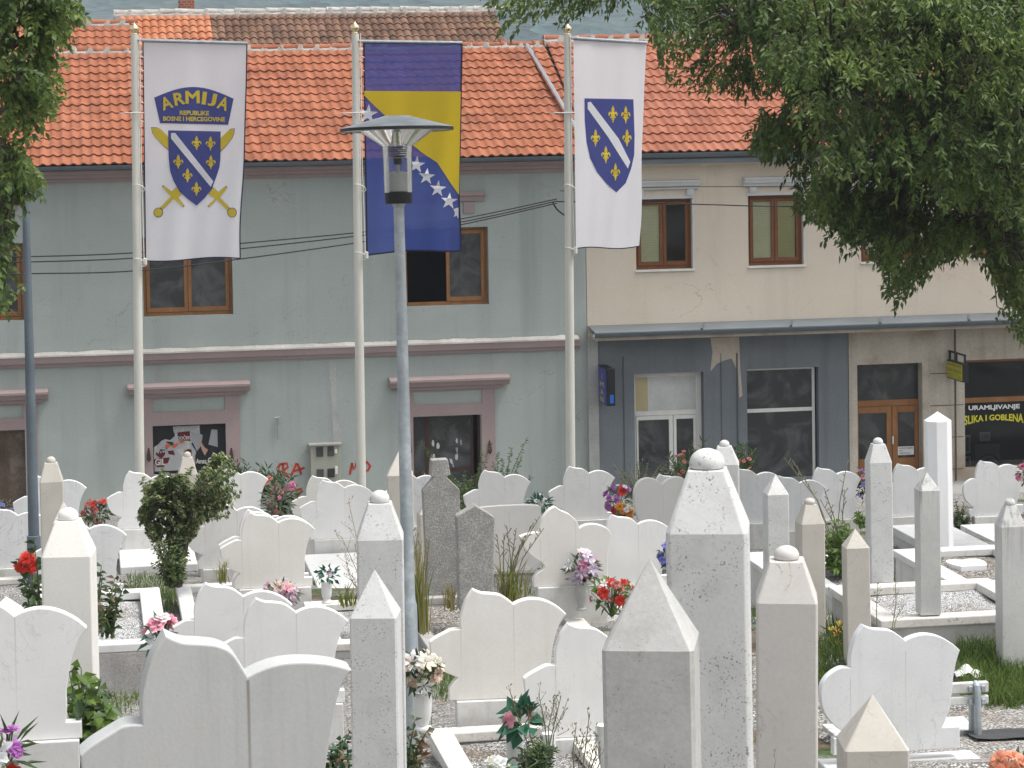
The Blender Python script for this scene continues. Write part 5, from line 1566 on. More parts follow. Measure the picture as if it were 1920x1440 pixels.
K(1338, 849, 160, 1004, 'massive speckled limestone pillar with dome, tallest in the foreground', 'dome', .28, None, m_lime_white, -16, 883, 74, (67, 37), ch=.05)
K(1231, 1043, 186, 1222, 'nearest grey pointed limestone pillar', 'point', .28, None, m_lime, -17, ch=.045)
K(1476, 1029, 117, 1132, 'pinkish domed pillar with dark hairline veins', 'dome', .25, None, m_lime_pink, -15, 1053, 65, (48, 25))
K(1362, 828, 54, 872, 'small domed pillar above the oleander, behind the massive one', 'dome', .22, None, m_lime_white, -14, 838, 26, (19, 11))
K(1456, 889, 50, 929, 'pale pointed pillar rising behind the pinkish domed pillar', 'point', .22, None, m_lime_white, -2)
K(1521, 936, 57, 984, 'beige domed pillar beside the yellow flowers', 'dome', .235, None, m_lime_beige, 0, 947, 27, (21, 11))
K(1610, 991, 53, 1029, 'veined beige pointed pillar behind the rounded lily stone', 'point', .21, None, m_lime_beige, -6)
K(1652, 824, 52, 869, 'tall white domed pillar in front of the wooden shop door', 'dome', .245, 1096, m_lime_white, -5, 834, 28, (19, 11))
K(1743, 885, 49, 921, 'pointed pillar with black drip stains, standing on the gravel plot', 'point', .2, 1157, m_lime_stain, -4)
K(1764, 771, 45, 791, 'tallest smooth white pillar with shallow pointed top by the stone pier', 'point', .24, 1031, m_marble_new, 0, ch=.29)
K(1902, 939, 60, 990, 'domed pillar blackened by streaks at the picture edge', 'dome', .24, None, m_lime_stain, -5, 949, 24, (20, 12))
K(1645, 1301, 139, 1411, 'beige pointed pillar in front of the rounded lily stone', 'point', .28, None, m_lime_beige, -9)
K(8, 1118, 62, 1152, 'white pointed pillar tip at the picture edge above the big lily stone', 'point', .22, None, m_marble, 0)

# concrete markers
def conc_marker(pts, d, label, ybase, thick):
    """outline in photo pixels on its own upright plane"""
    c = P(np.mean([p[0] for p in pts]), ybase, d)
    t = thing('concrete_marker', label, 'gravestone', c, 'gravestones of other shapes')
    w_ = [PY(x, y, c.y) for x, y in pts]
    n = len(w_)
    b = MB()
    b.add(w_ + [v + Vector((0, thick, 0)) for v in w_], [tuple(range(n))[::-1]] + [tuple(range(n, 2 * n))] + [(i, (i + 1) % n, n + (i + 1) % n, n + i) for i in range(n)])
    b.build('slab', m_conc, t, bevel=.012)
    q = MB(); xs = [v.x for v in w_]; zl = min(v.z for v in w_)
    q.box(min(xs) + .04, max(xs) - .04, c.y - .05, c.y + thick + .05, ground_z(c.y, c.x) - .2, zl + .004)
    q.build('footing', m_conc2, t)
conc_marker([(793, 921), (815, 895), (807, 893), (809, 863), (840, 861), (845, 891), (838, 893), (839, 896), (862, 918), (862, 1110), (803, 1120)], 24.6, 'grey aggregate concrete marker with turban-like head', 1116, .13)
conc_marker([(856, 969), (891, 947), (928, 970), (925, 1145), (862, 1146)], 22.6, 'shorter grey concrete marker with gabled top', 1146, .14)

# ------------------------------------------------------------------ grave plots
def plot(px, py, d, wid, length, label, fill='gravel', rim=.16, slab_t=.07, mat=None, side=None, fillm=None, front=False, over=.03, hmin=.12):
    """rectangular plot; (px,py,d) is its back left top corner (or front left with front=True)"""
    mat = mat or m_kerb
    p = P(px, py, d)
    if front: p = p + Vector((0, length, 0))
    x0, x1, y1, y0, zt = p.x, p.x + wid, p.y, p.y - length, p.z
    zg = min(ground_z(y0, x0), ground_z(y1, x1)) - .15
    t = thing('grave_plot', label, 'grave plot', ((x0 + x1) / 2, (y0 + y1) / 2, zg), 'stone-bordered grave plots')
    b = MB()
    if fill == 'slab':
        b.box(x0, x1, y0, y1, zt - slab_t, zt)
        b.build('cover_slab', mat, t, bevel=.012)
    else:
        b.box(x0, x0 + rim, y0 + rim, y1 - rim, zt - slab_t, zt); b.box(x1 - rim, x1, y0 + rim, y1 - rim, zt - slab_t, zt)
        b.box(x0, x1, y0, y0 + rim - .002, zt - slab_t, zt); b.box(x0, x1, y1 - rim + .002, y1, zt - slab_t, zt)
        b.build('border', mat, t, bevel=.01)
        g = MB()
        nx, ny = 14, 24
        vv = []
        for j in range(ny + 1):
            for i in range(nx + 1):
                x = x0 + rim + (x1 - x0 - 2 * rim) * i / nx; y = y0 + rim + (y1 - y0 - 2 * rim) * j / ny
                vv.append((x, y, zt - .075 + .025 * mnoise.noise(Vector((x * 4, y * 4, 0)))))
        g.add(vv, [(j * (nx + 1) + i, j * (nx + 1) + i + 1, (j + 1) * (nx + 1) + i + 1, (j + 1) * (nx + 1) + i) for j in range(ny) for i in range(nx)])
        g.build('gravel_fill', fillm or m_gravel, t)
    s = MB()
    e = over
    s.box(x0 + e, x0 + e + .09, y0 + e + .09, y1 - e - .09, zg, zt - slab_t - .002); s.box(x1 - e - .09, x1 - e, y0 + e + .09, y1 - e - .09, zg, zt - slab_t - .002)
    s.box(x0 + e, x1 - e, y0 + e, y0 + e + .088, zg, zt - slab_t - .002); s.box(x0 + e, x1 - e, y1 - e - .088, y1 - e, zg, zt - slab_t - .002)
    s.build('side_walls', side or m_plinth, t, bevel=.006)
    return t, (x0, x1, y0, y1, zt)
T = plot
T(800, 1366, 17.15, 1.05, 2.0, 'gravel plot with worn marble border in front of the lily stone, pink rose in it', fillm=m_gravel, rim=.16)
T(1036, 1137, 26.3, 1.15, 2.2, 'white gravel plot with beige border holding the mixed bouquet', fillm=m_gravel_w, rim=.2)
T(329, 1096, 27.9, 1.15, 2.0, 'marble-bordered plot at the foot of the variegated bush', mat=m_kerb_white)
T(62, 1112, 22.9, 1.12, 2.35, 'littered white plot on grey concrete walls beside the large white domed pillar', fillm=m_gravel_w, side=m_conc2, mat=m_kerb_white, rim=.18, over=.0)
T(1551, 1098, 20.95, 1.38, 1.42, 'gravel plot of weathered stone carrying the black-stained pillar', fillm=m_gravel_w, rim=.17, side=m_lime, mat=m_kerb)
T(1672, 1030, 24.9, 1.15, 1.9, 'white-bordered plot with a heart plaque on brown gravel', fillm=m_gravel_b, mat=m_kerb_white, rim=.2)
T(1800, 984, 36.4, 1.15, 2.1, 'grey marble slab before the lily stone by the framing shop window', 'slab', mat=m_kerb_white, slab_t=.13)
T(1668, 985, 34.8, .8, 2.0, 'grey marble slab between the tall domed pillar and the stained pillar', 'slab', mat=m_kerb_white, slab_t=.12)
T(221, 1007, 33.9, .95, 2.2, 'stepped white slab below the lily stone beside the bush', 'slab', mat=m_kerb_white, slab_t=.1, side=m_plinth)
T(566, 1040, 32.2, 1.0, 2.3, 'white slab behind the little pot with dark leaves', 'slab', mat=m_kerb_white, slab_t=.1)
T(-85, 1086, 30.0, 1.15, 1.75, 'grey gravel plot behind the red rose bush', fillm=m_gravel)
T(568, 1128, 25.0, .95, 2.0, 'small white gravel plot where the pot with dark leaves stands', fillm=m_gravel_w, rim=.2)
T(742, 1120, 23.9, 1.1, 2.6, 'neglected plot with brown gravel around the concrete markers', fillm=m_gravel_b, side=m_conc2, mat=m_conc2, rim=.12)
T(1530, 1423, 16.25, 1.02, 2.0, 'white marble plot base under the rounded lily stone', mat=m_kerb_white, fillm=m_gravel_w)
T(1490, 1062, 23.6, .62, 1.6, 'overgrown plot with grey gravel behind the beige pillars', fillm=m_gravel, mat=m_kerb_white, rim=.12)
T(1386, 1036, 27.5, .9, 2.0, 'pale plot behind the massive limestone pillar', 'slab', mat=m_kerb_white)

# heart plaque lying on the brown gravel
def plaque():
    p = P(1812, 1056, 24.35)
    o = smooth_outline(HEART)
    b = MB()
    n = len(o); v = [(p.x + (x - .5) * .36, p.y + (.5 - y) * -.42, 0) for x, y in o]
    z = p.z
    b.add([(x, y, z - .06) for x, y, _ in v] + [(x, y, z + .012) for x, y, _ in v], [tuple(range(n, 2 * n))] + [(i, (i + 1) % n, n + (i + 1) % n, n + i) for i in range(n)])
    tag(b.build('heart_plaque', m_marble_new, at=p), 'small white heart-shaped marble plaque lying on brown gravel', 'plaque')
plaque()

# ------------------------------------------------------------------ foliage tools
def leaves_obj(name, pos, dr, nrm, L, Wd, mat, parent, fold=.25):
    pos, dr, nrm = np.asarray(pos, float), np.asarray(dr, float), np.asarray(nrm, float)
    n = len(pos)
    L = np.broadcast_to(np.asarray(L, float), (n,))[:, None]; Wd = np.broadcast_to(np.asarray(Wd, float), (n,))[:, None]
    dr = dr / np.linalg.norm(dr, axis=1, keepdims=True)
    side = np.cross(dr, nrm); side /= np.maximum(np.linalg.norm(side, axis=1, keepdims=True), 1e-6)
    up = np.cross(side, dr)
    base = pos; tip = pos + dr * L - up * L * .12
    m1 = pos + dr * L * .42
    le = m1 + side * Wd * .5 + up * Wd * fold; ri = m1 - side * Wd * .5 + up * Wd * fold
    at = np.array(WORLD[parent.name]) if parent else np.zeros(3)
    v = np.stack([base, le, tip, ri], 1).reshape(-1, 3) - at
    me = bpy.data.meshes.new(name)
    me.vertices.add(4 * n); me.vertices.foreach_set('co', v.ravel())
    i = np.arange(n)[:, None] * 4
    tri = np.concatenate([i + [0, 2, 1], i + [0, 3, 2]], 1).reshape(-1)
    me.loops.add(6 * n); me.loops.foreach_set('vertex_index', tri.astype(np.int32))
    me.polygons.add(2 * n); me.polygons.foreach_set('loop_start', np.arange(2 * n, dtype=np.int32) * 3)
    me.update(calc_edges=True); me.materials.append(mat)
    return obj_from(name, me, parent, at)
def blades_obj(name, base, tip, w_, mat, parent, bend=.3, kind=None):
    base, tip = np.asarray(base, float), np.asarray(tip, float)
    n = len(base)
    d = tip - base
    h = np.linalg.norm(d, axis=1, keepdims=True)
    a = rng.uniform(0, 2 * PI, n)
    side = np.stack([np.cos(a), np.sin(a), np.zeros(n)], 1)
    w_ = np.broadcast_to(np.asarray(w_, float), (n,))[:, None]
    hv = d.copy(); hv[:, 2] = 0
    p1 = base + d * .5 - hv * bend * .9; p1[:, 2] += h[:, 0] * .08
    v = np.stack([base - side * w_ / 2, base + side * w_ / 2, p1 + side * w_ * .42, p1 - side * w_ * .42, tip], 1).reshape(-1, 3)
    at = np.array(WORLD[parent.name]) if parent else np.zeros(3)
    v = v - at
    me = bpy.data.meshes.new(name)
    f = []
    for k in range(n):
        o = k * 5; f += [(o, o + 1, o + 2, o + 3), (o + 3, o + 2, o + 4)]
    me.from_pydata(v.tolist(), [], f); me.materials.append(mat)
    return obj_from(name, me, parent, at)
def unit(v):
    v = np.asarray(v, float); return v / np.maximum(np.linalg.norm(v, axis=-1, keepdims=True), 1e-9)
def shoot_leaves(p0, p1, n, spread, start=.2, sag=0.0, whorl=1):
    """leaf positions, directions and normals along one shoot"""
    p0, p1 = np.asarray(p0, float), np.asarray(p1, float)
    ax = unit(p1 - p0)
    out = []
    for k in range(n):
        u = start + (1 - start) * k / max(1, n - 1)
        p = p0 + (p1 - p0) * u + np.array([0, 0, -sag * u * u])
        for w_ in range(whorl):
            r = rng.normal(size=3); r -= ax * r.dot(ax); r = unit(r)
            dr = unit(ax * (1 - spread) + r * spread + rng.normal(0, .08, 3))
            nm = unit(ax * .5 + np.array([0, -.35, .4]) + rng.normal(0, .6, 3))
            out.append((p, dr, nm))
    return out
def shrub(name, label, cat, px, pyb, d, shoots, nl, L, Wd, mats, spread=.7, stem_m=None, whorl=1, start=.2, jit=.12, group=None, stem_r=.006, depth=.25, mains=0):
    """shoots: list of (tip px, tip py) or (px0,py0,px1,py1); stems rise from the base point"""
    base = P(px, pyb, d)
    t = thing(name, label, cat, base, group)
    sets = [[] for _ in mats]
    st = MB()
    for qi, q in enumerate(shoots):
        dd = d + rng.uniform(-depth, depth)
        tip = P(q[-2], q[-1], dd)
        b0 = P(q[0], q[1], dd) if len(q) == 4 else base + Vector((rng.uniform(-.06, .06), rng.uniform(-.06, .06), 0))
        mid = b0.lerp(tip, .5) + Vector((0, 0, .06))
        if len(q) == 2: st.tube([b0, mid, tip], [stem_r * 1.5, stem_r, stem_r * .4], 5)
        elif not mains: st.tube([base, b0, tip], [stem_r * 1.8, stem_r, stem_r * .4], 5)
        else:
            st.tube([b0, tip], [.004, .002], 4)
            if qi % mains == 0: st.tube([base + Vector((rng.uniform(-.08, .08), 0, 0)), base.lerp(b0, .5) + Vector((rng.uniform(-.05, .05), 0, 0)), b0, tip], [stem_r * 1.5, stem_r * 1.2, stem_r * .8, stem_r * .3], 6)
        lst = shoot_leaves(b0, tip, nl, spread, start, 0, whorl)
        k = rng.integers(len(mats))
        for it in lst: sets[k if rng.random() < .75 else rng.integers(len(mats))].append(it)
    st.build('stem', stem_m or m_stemg, t)
    for sset, mm in zip(sets, mats):
        if not sset: continue
        n = len(sset)
        leaves_obj('foliage', [x[0] for x in sset], [x[1] for x in sset], [x[2] for x in sset], L * rng.uniform(.7, 1.2, n), Wd * rng.uniform(.8, 1.2, n), mm, t)
    return t
# blossoms
BL = {}
def blossom_mesh(col, kind='rose'):
    key = (col, kind)
    if key in BL: return BL[key]
    V, Fc = [], []
    rings = {'rose': [(3, .25, .55, .45), (5, .45, .45, .75), (6, .6, .2, 1.0)], 'daisy': [(12, .35, .12, 1.0)], 'lily': [(6, .3, .35, 1.1)], 'tulip': [(3, .2, .9, .35), (4, .3, .85, .5)]}[kind]
    for n, w_, up, rad in rings:
        for k in range(n):
            a = 2 * PI * (k + random.random() * .3) / n + up
            c, s_ = math.cos(a), math.sin(a)
            o = len(V)
            hw = w_ * rad * .8
            for (r, side, z) in ((.05, 0, 0), (rad * .6, -hw, up * .8), (rad, -hw * .35, up), (rad, hw * .35, up), (rad * .6, hw, up * .8)):
                V.append((r * c - side * s_, r * s_ + side * c, z + random.uniform(-.05, .05)))
            Fc.append((o, o + 1, o + 2, o + 3, o + 4))
    me = bpy.data.meshes.new('blossom'); me.from_pydata(V, [], Fc); me.materials.append(PET[col])
    BL[key] = me
    return me
def bouquet(label, px, py, d, rpx, cols, leaf=(m_leaf_ol, 40, .07, .025), squash=.8, base_drop=1.0, name='bouquet', cat='flowers', stems=True, group=None):
    s = d / F_PX; r = rpx * s
    c = P(px, py, d)
    base = c - Vector((0, 0, r * base_drop))
    t = thing(name, label, cat, base, group)
    st = MB()
    for col, n, size, kind in cols:
        for i in range(n):
            v = Vector((random.gauss(0, 1), random.gauss(0, 1) - .45, random.gauss(0, 1) * squash + .35)).normalized()
            rr = r * random.uniform(.6, 1.0)
            p = c + Vector((v.x * rr, v.y * rr, v.z * rr * squash))
            o = bpy.data.objects.new('blossom', blossom_mesh(col, kind))
            link(o, t, p)
            o.scale = [size * random.uniform(.75, 1.2)] * 3
            o.rotation_euler = (v + Vector((0, -.3, .2))).to_track_quat('Z', 'Y').to_euler()
            if stems: st.tube([base, base.lerp(p, .55) + Vector((0, 0, .02)), p], .0035, 4, cap=False)
    if stems and st.v: st.build('stem', m_stemg, t)
    lm, ln, ll, lw = leaf
    if ln:
        pos, dr = [], []
        for i in range(ln):
            v = unit(rng.normal(size=3) + [0, -.2, -.05])
            pos.append(np.array(c) + v * r * rng.uniform(.3, .85) * [1, 1, squash] - [0, 0, r * .12]); dr.append(unit(v + rng.normal(0, .35, 3)))
        leaves_obj('leaf_spray', pos, dr, unit(rng.normal(0, .4, (ln, 3)) + [0, -.3, 1]), ll * rng.uniform(.7, 1.2, ln), lw, lm, t)
    return t
def vase(label, cx, ytop, ybot, wpx, d, prof, mat=None, cat='vase', name='flower_vase'):
    s = d / F_PX
    b0 = P(cx, ybot, d); h = (ybot - ytop) * s; r = wpx * s / 2
    b = MB(); b.lathe([(pr * r, z * h) for pr, z in prof] + [(prof[-1][0] * r * .8, h * .97), (0, h * .9)], 22)
    o = b.build(name, mat or m_marble_cream, smooth='angle'); o.location = b0; WORLD[o.name] = b0
    return tag(o, label, cat, 'flower vases')
VP = [(.9, 0), (.95, .03), (.9, .07), (.55, .10), (.6, .16), (.88, .35), (1, .7), (.98, .98), (1.02, 1)]
VC = [(.95, 0), (1, .02), (.95, .95), (1, 1)]
VU = [(.95, 0), (1.0, .05), (.85, .12), (.62, .2), (.9, .32), (1, .5), (1, .95), (1.02, 1)]

# ------------------------------------------------------------------ flowers on the graves
bouquet('red and dusty pink roses in front of the grey facade near the beige domed pillar', 184, 958, 33.5, 33, [('rose', 17, .045, 'rose'), ('red', 3, .04, 'rose'), ('purple', 3, .04, 'rose')], (m_leaf_dark, 70, .09, .04), .75)
bouquet('small blue and grey wild flowers behind the stone near the rusty shutter', 6, 952, 36.5, 18, [('blue', 5, .035, 'rose')], (m_leaf_grey, 80, .07, .02), 1.1)
bouquet('artificial pink roses behind the thick foreground gravestone', 300, 1190, 12.5, 34, [('pink', 9, .045, 'rose'), ('white', 3, .04, 'rose')], (m_leaf_teal, 30, .07, .03), 1.1)
bouquet('wreath of faded pink flowers between two overlapping lily stones', 528, 1112, 23.5, 40, [('pink', 10, .045, 'lily'), ('lilac', 12, .05, 'lily'), ('fadedpink', 8, .045, 'lily')], (m_leaf_grey, 90, .09, .03), .6)
bouquet('small dark plant with greyish leaves in the little white pot', 613, 1077, 24.3, 19, [('lilac', 3, .03, 'lily')], (m_leaf_teal, 40, .075, .035), .9)
vase('little white pot with dark leaves on the small plot', 613, 1090, 1131, 20, 24.3, VU, m_marble_new)
vase('plain white pot seen behind the broad lily stone', 517, 967, 982, 13, 30.5, VC, m_marble_new)
bouquet('grey-green succulent with pink flowers in the white pot below the meter cabinet', 522, 937, 30.8, 34, [('hot', 3, .03, 'rose'), ('rose', 4, .035, 'rose')], (m_leaf_grey, 190, .10, .025), 1.2)
bouquet('round bouquet of pink and lilac flowers with silver leaves in a stone vase', 1092, 1064, 25.6, 34, [('hot', 5, .05, 'rose'), ('lilac', 12, .055, 'lily'), ('white', 10, .05, 'lily')], (m_leaf_ol, 70, .10, .045), .95)
vase('tall grey stone vase under the round mixed bouquet', 1090, 1090, 1144, 21, 25.6, VP, m_lime)
bouquet('red roses above white artificial flowers lying on the white gravel plot', 1146, 1112, 24.9, 46, [('red', 7, .055, 'rose'), ('rose', 9, .045, 'rose'), ('white', 20, .045, 'lily')], (m_leaf_bright, 60, .10, .05), .75)
bouquet('purple and orange flowers beside the heart-shaped gravestone', 1160, 938, 33.6, 26, [('purple', 12, .055, 'rose'), ('red', 3, .07, 'daisy'), ('white', 4, .045, 'rose')], (m_leaf_grey, 50, .12, .035), 1.25)
bouquet('orange flowers low beside the heart-shaped gravestone', 1168, 958, 32.6, 18, [('orange', 10, .055, 'rose'), ('white', 4, .05, 'rose')], (m_leaf_grey, 20, .1, .03), .7)
bouquet('violet-blue flowers squeezed against the massive limestone pillar', 1250, 1042, 22.5, 17, [('blue', 16, .045, 'rose')], (m_leaf_dark, 25, .06, .025), 1.5)
bouquet('pale green and white bundle with dark sprigs on the stone near the pointed petal', 1012, 941, 34.0, 24, [('white', 8, .04, 'rose')], (m_leaf_teal, 110, .11, .03), .6)
bouquet('faded cream and pink artificial flowers in the vase by the lamp', 786, 1258, 16.1, 38, [('faded', 12, .05, 'lily'), ('fadedpink', 9, .05, 'daisy'), ('white', 4, .06, 'lily')], (m_leaf_ol, 60, .10, .04), .95)
vase('white marble vase with faded flowers beside the lamp base', 793, 1296, 1368, 36, 16.2, VP, m_marble)
bouquet('single pink rose with large teal plastic leaves', 978, 1348, 15.2, 30, [('pink', 2, .05, 'rose')], (m_leaf_teal, 26, .13, .085), .9, stems=True)
vase('plain white cylinder vase holding the single pink rose', 966, 1372, 1450, 34, 15.3, VC, m_marble_new)
vase('short white cylinder vase at the edge of the gravel plot', 1030, 1374, 1440, 26, 15.8, VC, m_marble_new)
vase('white fluted vase half hidden by the nearest pointed pillar', 1134, 1358, 1450, 28, 14.8, VP, m_marble_new)
bouquet('yellow lily and white flowers at the bottom picture edge', 936, 1440, 14.6, 22, [('yellow', 4, .06, 'lily'), ('white', 4, .05, 'rose')], (m_leaf_teal, 14, .09, .04), .7)
bouquet('yellow tulips growing between the two beige pillars', 1571, 1200, 19.7, 26, [('yellow', 12, .045, 'tulip'), ('orange', 3, .04, 'tulip')], (m_leaf_ol, 40, .12, .02), 1.2, 1.3)
bouquet('peach roses at the bottom corner beside the dark sheet', 1897, 1436, 14.4, 34, [('peach', 12, .05, 'rose')], (m_leaf_ol, 20, .08, .03), .7)
bouquet('white lily and purple blossoms before the big stone at the picture edge', 12, 1415, 11.6, 44, [('white', 3, .07, 'lily'), ('purple', 7, .035, 'rose'), ('red', 3, .06, 'rose'), ('lilac', 4, .035, 'rose')], (m_leaf_ol, 40, .14, .02), 1.2)
bouquet('pink and violet flowers climbing beside the tall white domed pillar', 1621, 905, 36.6, 20, [('pink', 5, .045, 'rose'), ('blue', 3, .05, 'rose'), ('hot', 3, .045, 'rose')], (m_leaf_dark, 80, .08, .035), 1.9)
bouquet('red flowers at the picture edge beside the framing shop lily stone', 1921, 885, 36.4, 14, [('red', 4, .05, 'rose'), ('hot', 5, .05, 'rose')], (m_leaf_dark, 30, .08, .03), 1.8)

# ------------------------------------------------------------------ shrubs and weeds
def tips(cx, cy, rx, ry, n, up=True):
    out = []
    for _ in range(n):
        a = random.uniform(0, 2 * PI); r = math.sqrt(random.random())
        out.append((cx + rx * r * math.cos(a), cy + ry * r * math.sin(a)))
    return out
vb = []
for tx, ty in tips(320, 956, 66, 70, 300) + tips(412, 912, 30, 62, 60) + [(262, 900), (300, 880), (330, 890), (352, 877), (413, 852), (430, 880), (448, 925), (270, 930), (378, 900)]:
    vb.append((320 + (tx - 320) * .62, 975 + (ty - 975) * .62, tx + 4, ty))
shrub('variegated_bush', 'tall variegated evergreen bush with bare lower stems between lily stones', 'bush', 322, 1098, 27.6, vb, 14, .06, .036, [m_leaf_var, m_leaf_priv, m_leaf_var], .85, m_bark, 2, .25, stem_r=.014, depth=.35, mains=28)
shrub('young_bush', 'low dark green growth at the foot of the variegated bush', 'bush', 330, 1100, 27.2, tips(318, 1046, 38, 48, 80), 9, .055, .03, [m_leaf_ol, m_leaf_priv, m_leaf_var], .8, m_bark, 2, .3)
shrub('oleander', 'oleander with red buds behind the lily stone under the posters', 'bush', 470, 960, 37.4, tips(470, 895, 60, 22, 46) + [(430, 872), (445, 868), (462, 866)], 9, .13, .022, [m_leaf_ol], .55, m_stemg, 3, .3)
shrub('oleander', 'oleander with one pink flower head below the red graffiti', 'bush', 525, 990, 37.0, tips(530, 925, 34, 40, 40), 9, .12, .02, [m_leaf_ol, m_leaf_ol], .55, m_stemg, 3, .3)
bouquet('bright pink oleander flower head below the red graffiti', 543, 911, 36.4, 9, [('hot', 7, .05, 'rose')], (m_leaf_ol, 0, .1, .02))
bouquet('red oleander buds beside the lily stone under the posters', 505, 920, 36.6, 22, [('rose', 12, .04, 'rose')], (m_leaf_ol, 0, .1, .02), 1.4)
shrub('oleander', 'large oleander with red flowers in front of the white shop door', 'bush', 1310, 950, 39.5, tips(1300, 880, 58, 32, 70) + [(1255, 855), (1300, 838), (1318, 830), (1340, 840)], 9, .14, .024, [m_leaf_ol], .55, m_stemg, 3, .25, depth=.5)
bouquet('red blossoms on the large oleander before the white shop door', 1290, 868, 38.6, 46, [('rose', 12, .04, 'rose')], (m_leaf_ol, 0, .1, .02), .55)
shrub('oleander', 'oleander branches with hanging pink flowers next to the small domed pillar', 'bush', 1395, 950, 39.0, tips(1395, 862, 22, 28, 26), 9, .13, .022, [m_leaf_ol], .55, m_stemg, 3, .3)
bouquet('drooping pink oleander flowers next to the small domed pillar', 1398, 868, 38.4, 20, [('rose', 5, .04, 'rose')], (m_leaf_ol, 0, .1, .02), .8)
shrub('privet_shoots', 'upright privet shoots against the grey wall behind a lily stone', 'bush', 940, 940, 40.5, [(925, 870), (942, 862), (958, 840), (952, 880), (988, 822), (978, 860), (968, 890), (915, 885), (932, 850), (995, 895)], 26, .06, .028, [m_leaf_priv, m_leaf_ol], .75, m_stemg, 2, .05)
shrub('privet_shoots', 'leafy privet shoots across the old glazed doorway', 'bush', 885, 960, 41.0, [(790, 830), (800, 850), (815, 862), (830, 868), (905, 850), (918, 832), (900, 880), (880, 900), (792, 888), (905, 900), (870, 915)], 20, .06, .028, [m_leaf_priv], .75, m_stemg, 2, .25)
shrub('privet_shoots', 'small privet tufts between the concrete marker and a lily stone', 'bush', 880, 990, 36.8, tips(875, 920, 18, 36, 24), 10, .06, .028, [m_leaf_priv, m_leaf_ol], .75, m_stemg, 2, .3)
shrub('weed_bush', 'grey-green feathery weeds in front of the blue-grey shopfront', 'bush', 1200, 950, 40.0, tips(1205, 895, 52, 34, 60) + [(1150, 868), (1165, 875), (1195, 868), (1255, 862)], 14, .045, .013, [m_leaf_grey, m_leaf_grey, m_leaf_ol], .6, m_weed, 2, .2, depth=.5)
shrub('rose_bush', 'leafy rose stems on the bright side of the large white domed pillar', 'rose bush', 196, 1195, 15.6, [(205, 1110), (215, 1085), (232, 1100), (192, 1080), (188, 1130), (222, 1125), (228, 1092), (182, 1160), (200, 1150), (190, 1060)], 9, .055, .035, [m_leaf_dark, m_leaf_red, m_leaf_ol], .8, m_stemg, 2, .2)
shrub('rose_bush', 'red rose bush leaning on the large white domed pillar', 'rose bush', 72, 1180, 15.0, [(60, 1030), (45, 1085), (40, 1075), (65, 1020), (70, 1095), (50, 1110), (64, 1130), (70, 1150)], 8, .06, .04, [m_leaf_dark, m_leaf_ol], .8, m_stemg, 2, .3)
bouquet('five big red roses on the bush leaning on the white domed pillar', 49, 1056, 14.9, 24, [('red', 7, .042, 'rose')], (m_leaf_dark, 6, .06, .035), .8)
shrub('rose_bush', 'reddish rose stems with buds at the bottom edge beside the lamp base', 'rose bush', 775, 1470, 14.5, [(760, 1370), (778, 1352), (790, 1380), (768, 1400), (795, 1410), (782, 1425), (757, 1415), (800, 1372)], 8, .06, .034, [m_leaf_red, m_leaf_red, m_leaf_dark], .8, m_stemg, 2, .1)
shrub('rose_bush', 'dark rose leaves and buds between the thick stone and speckled pillar', 'rose bush', 640, 1470, 12.6, [(628, 1400), (640, 1385), (650, 1395), (622, 1425), (645, 1420), (632, 1440), (654, 1375), (612, 1410)], 8, .055, .034, [m_leaf_red, m_leaf_dark, m_leaf_teal], .8, m_stemg, 2, .1)
shrub('weed_bush', 'bushy green weed with flower stalks in the gravel plot', 'weed', 1005, 1460, 14.9, tips(1005, 1415, 36, 34, 46), 9, .045, .014, [m_leaf_ol, m_leaf_priv, m_leaf_grey], .6, m_stemg, 2, .2)
shrub('broadleaf_weed', 'lush green broad-leaved weeds with grass beside the big lily stone', 'weed', 165, 1440, 13.4, tips(168, 1330, 44, 62, 90) + [(140, 1250), (152, 1252), (130, 1262), (195, 1310), (215, 1365), (205, 1330)], 6, .085, .06, [m_leaf_bright, m_leaf_bright, m_leaf_ol], .8, m_stemg, 1, .3, depth=.4)
shrub('leafy_plant', 'tall bright green plant behind the beige domed pillar', 'plant', 1575, 1075, 23.4, tips(1575, 1020, 34, 44, 60), 7, .085, .04, [m_leaf_bright, m_leaf_priv], .75, m_stemg, 1, .3)
shrub('lavender_tuft', 'low grey-green tuft at the foot of the stone pier', 'plant', 1803, 995, 37.4, tips(1803, 970, 24, 13, 60), 8, .05, .012, [m_leaf_grey, m_leaf_ol], .4, m_stemg, 2, .2)
shrub('young_plant', 'two leafy upright sprigs beside the tall smooth white pillar', 'plant', 1800, 985, 37.2, [(1790, 938), (1792, 945), (1809, 940), (1811, 950), (1802, 960)], 10, .05, .02, [m_leaf_dark], .7, m_stemg, 2, .1)
shrub('leafy_plant', 'bright shoots in the gap beside the wooden shop door', 'plant', 1618, 990, 35.4, tips(1612, 970, 12, 16, 16), 7, .06, .03, [m_leaf_bright], .75, m_stemg, 1, .3)

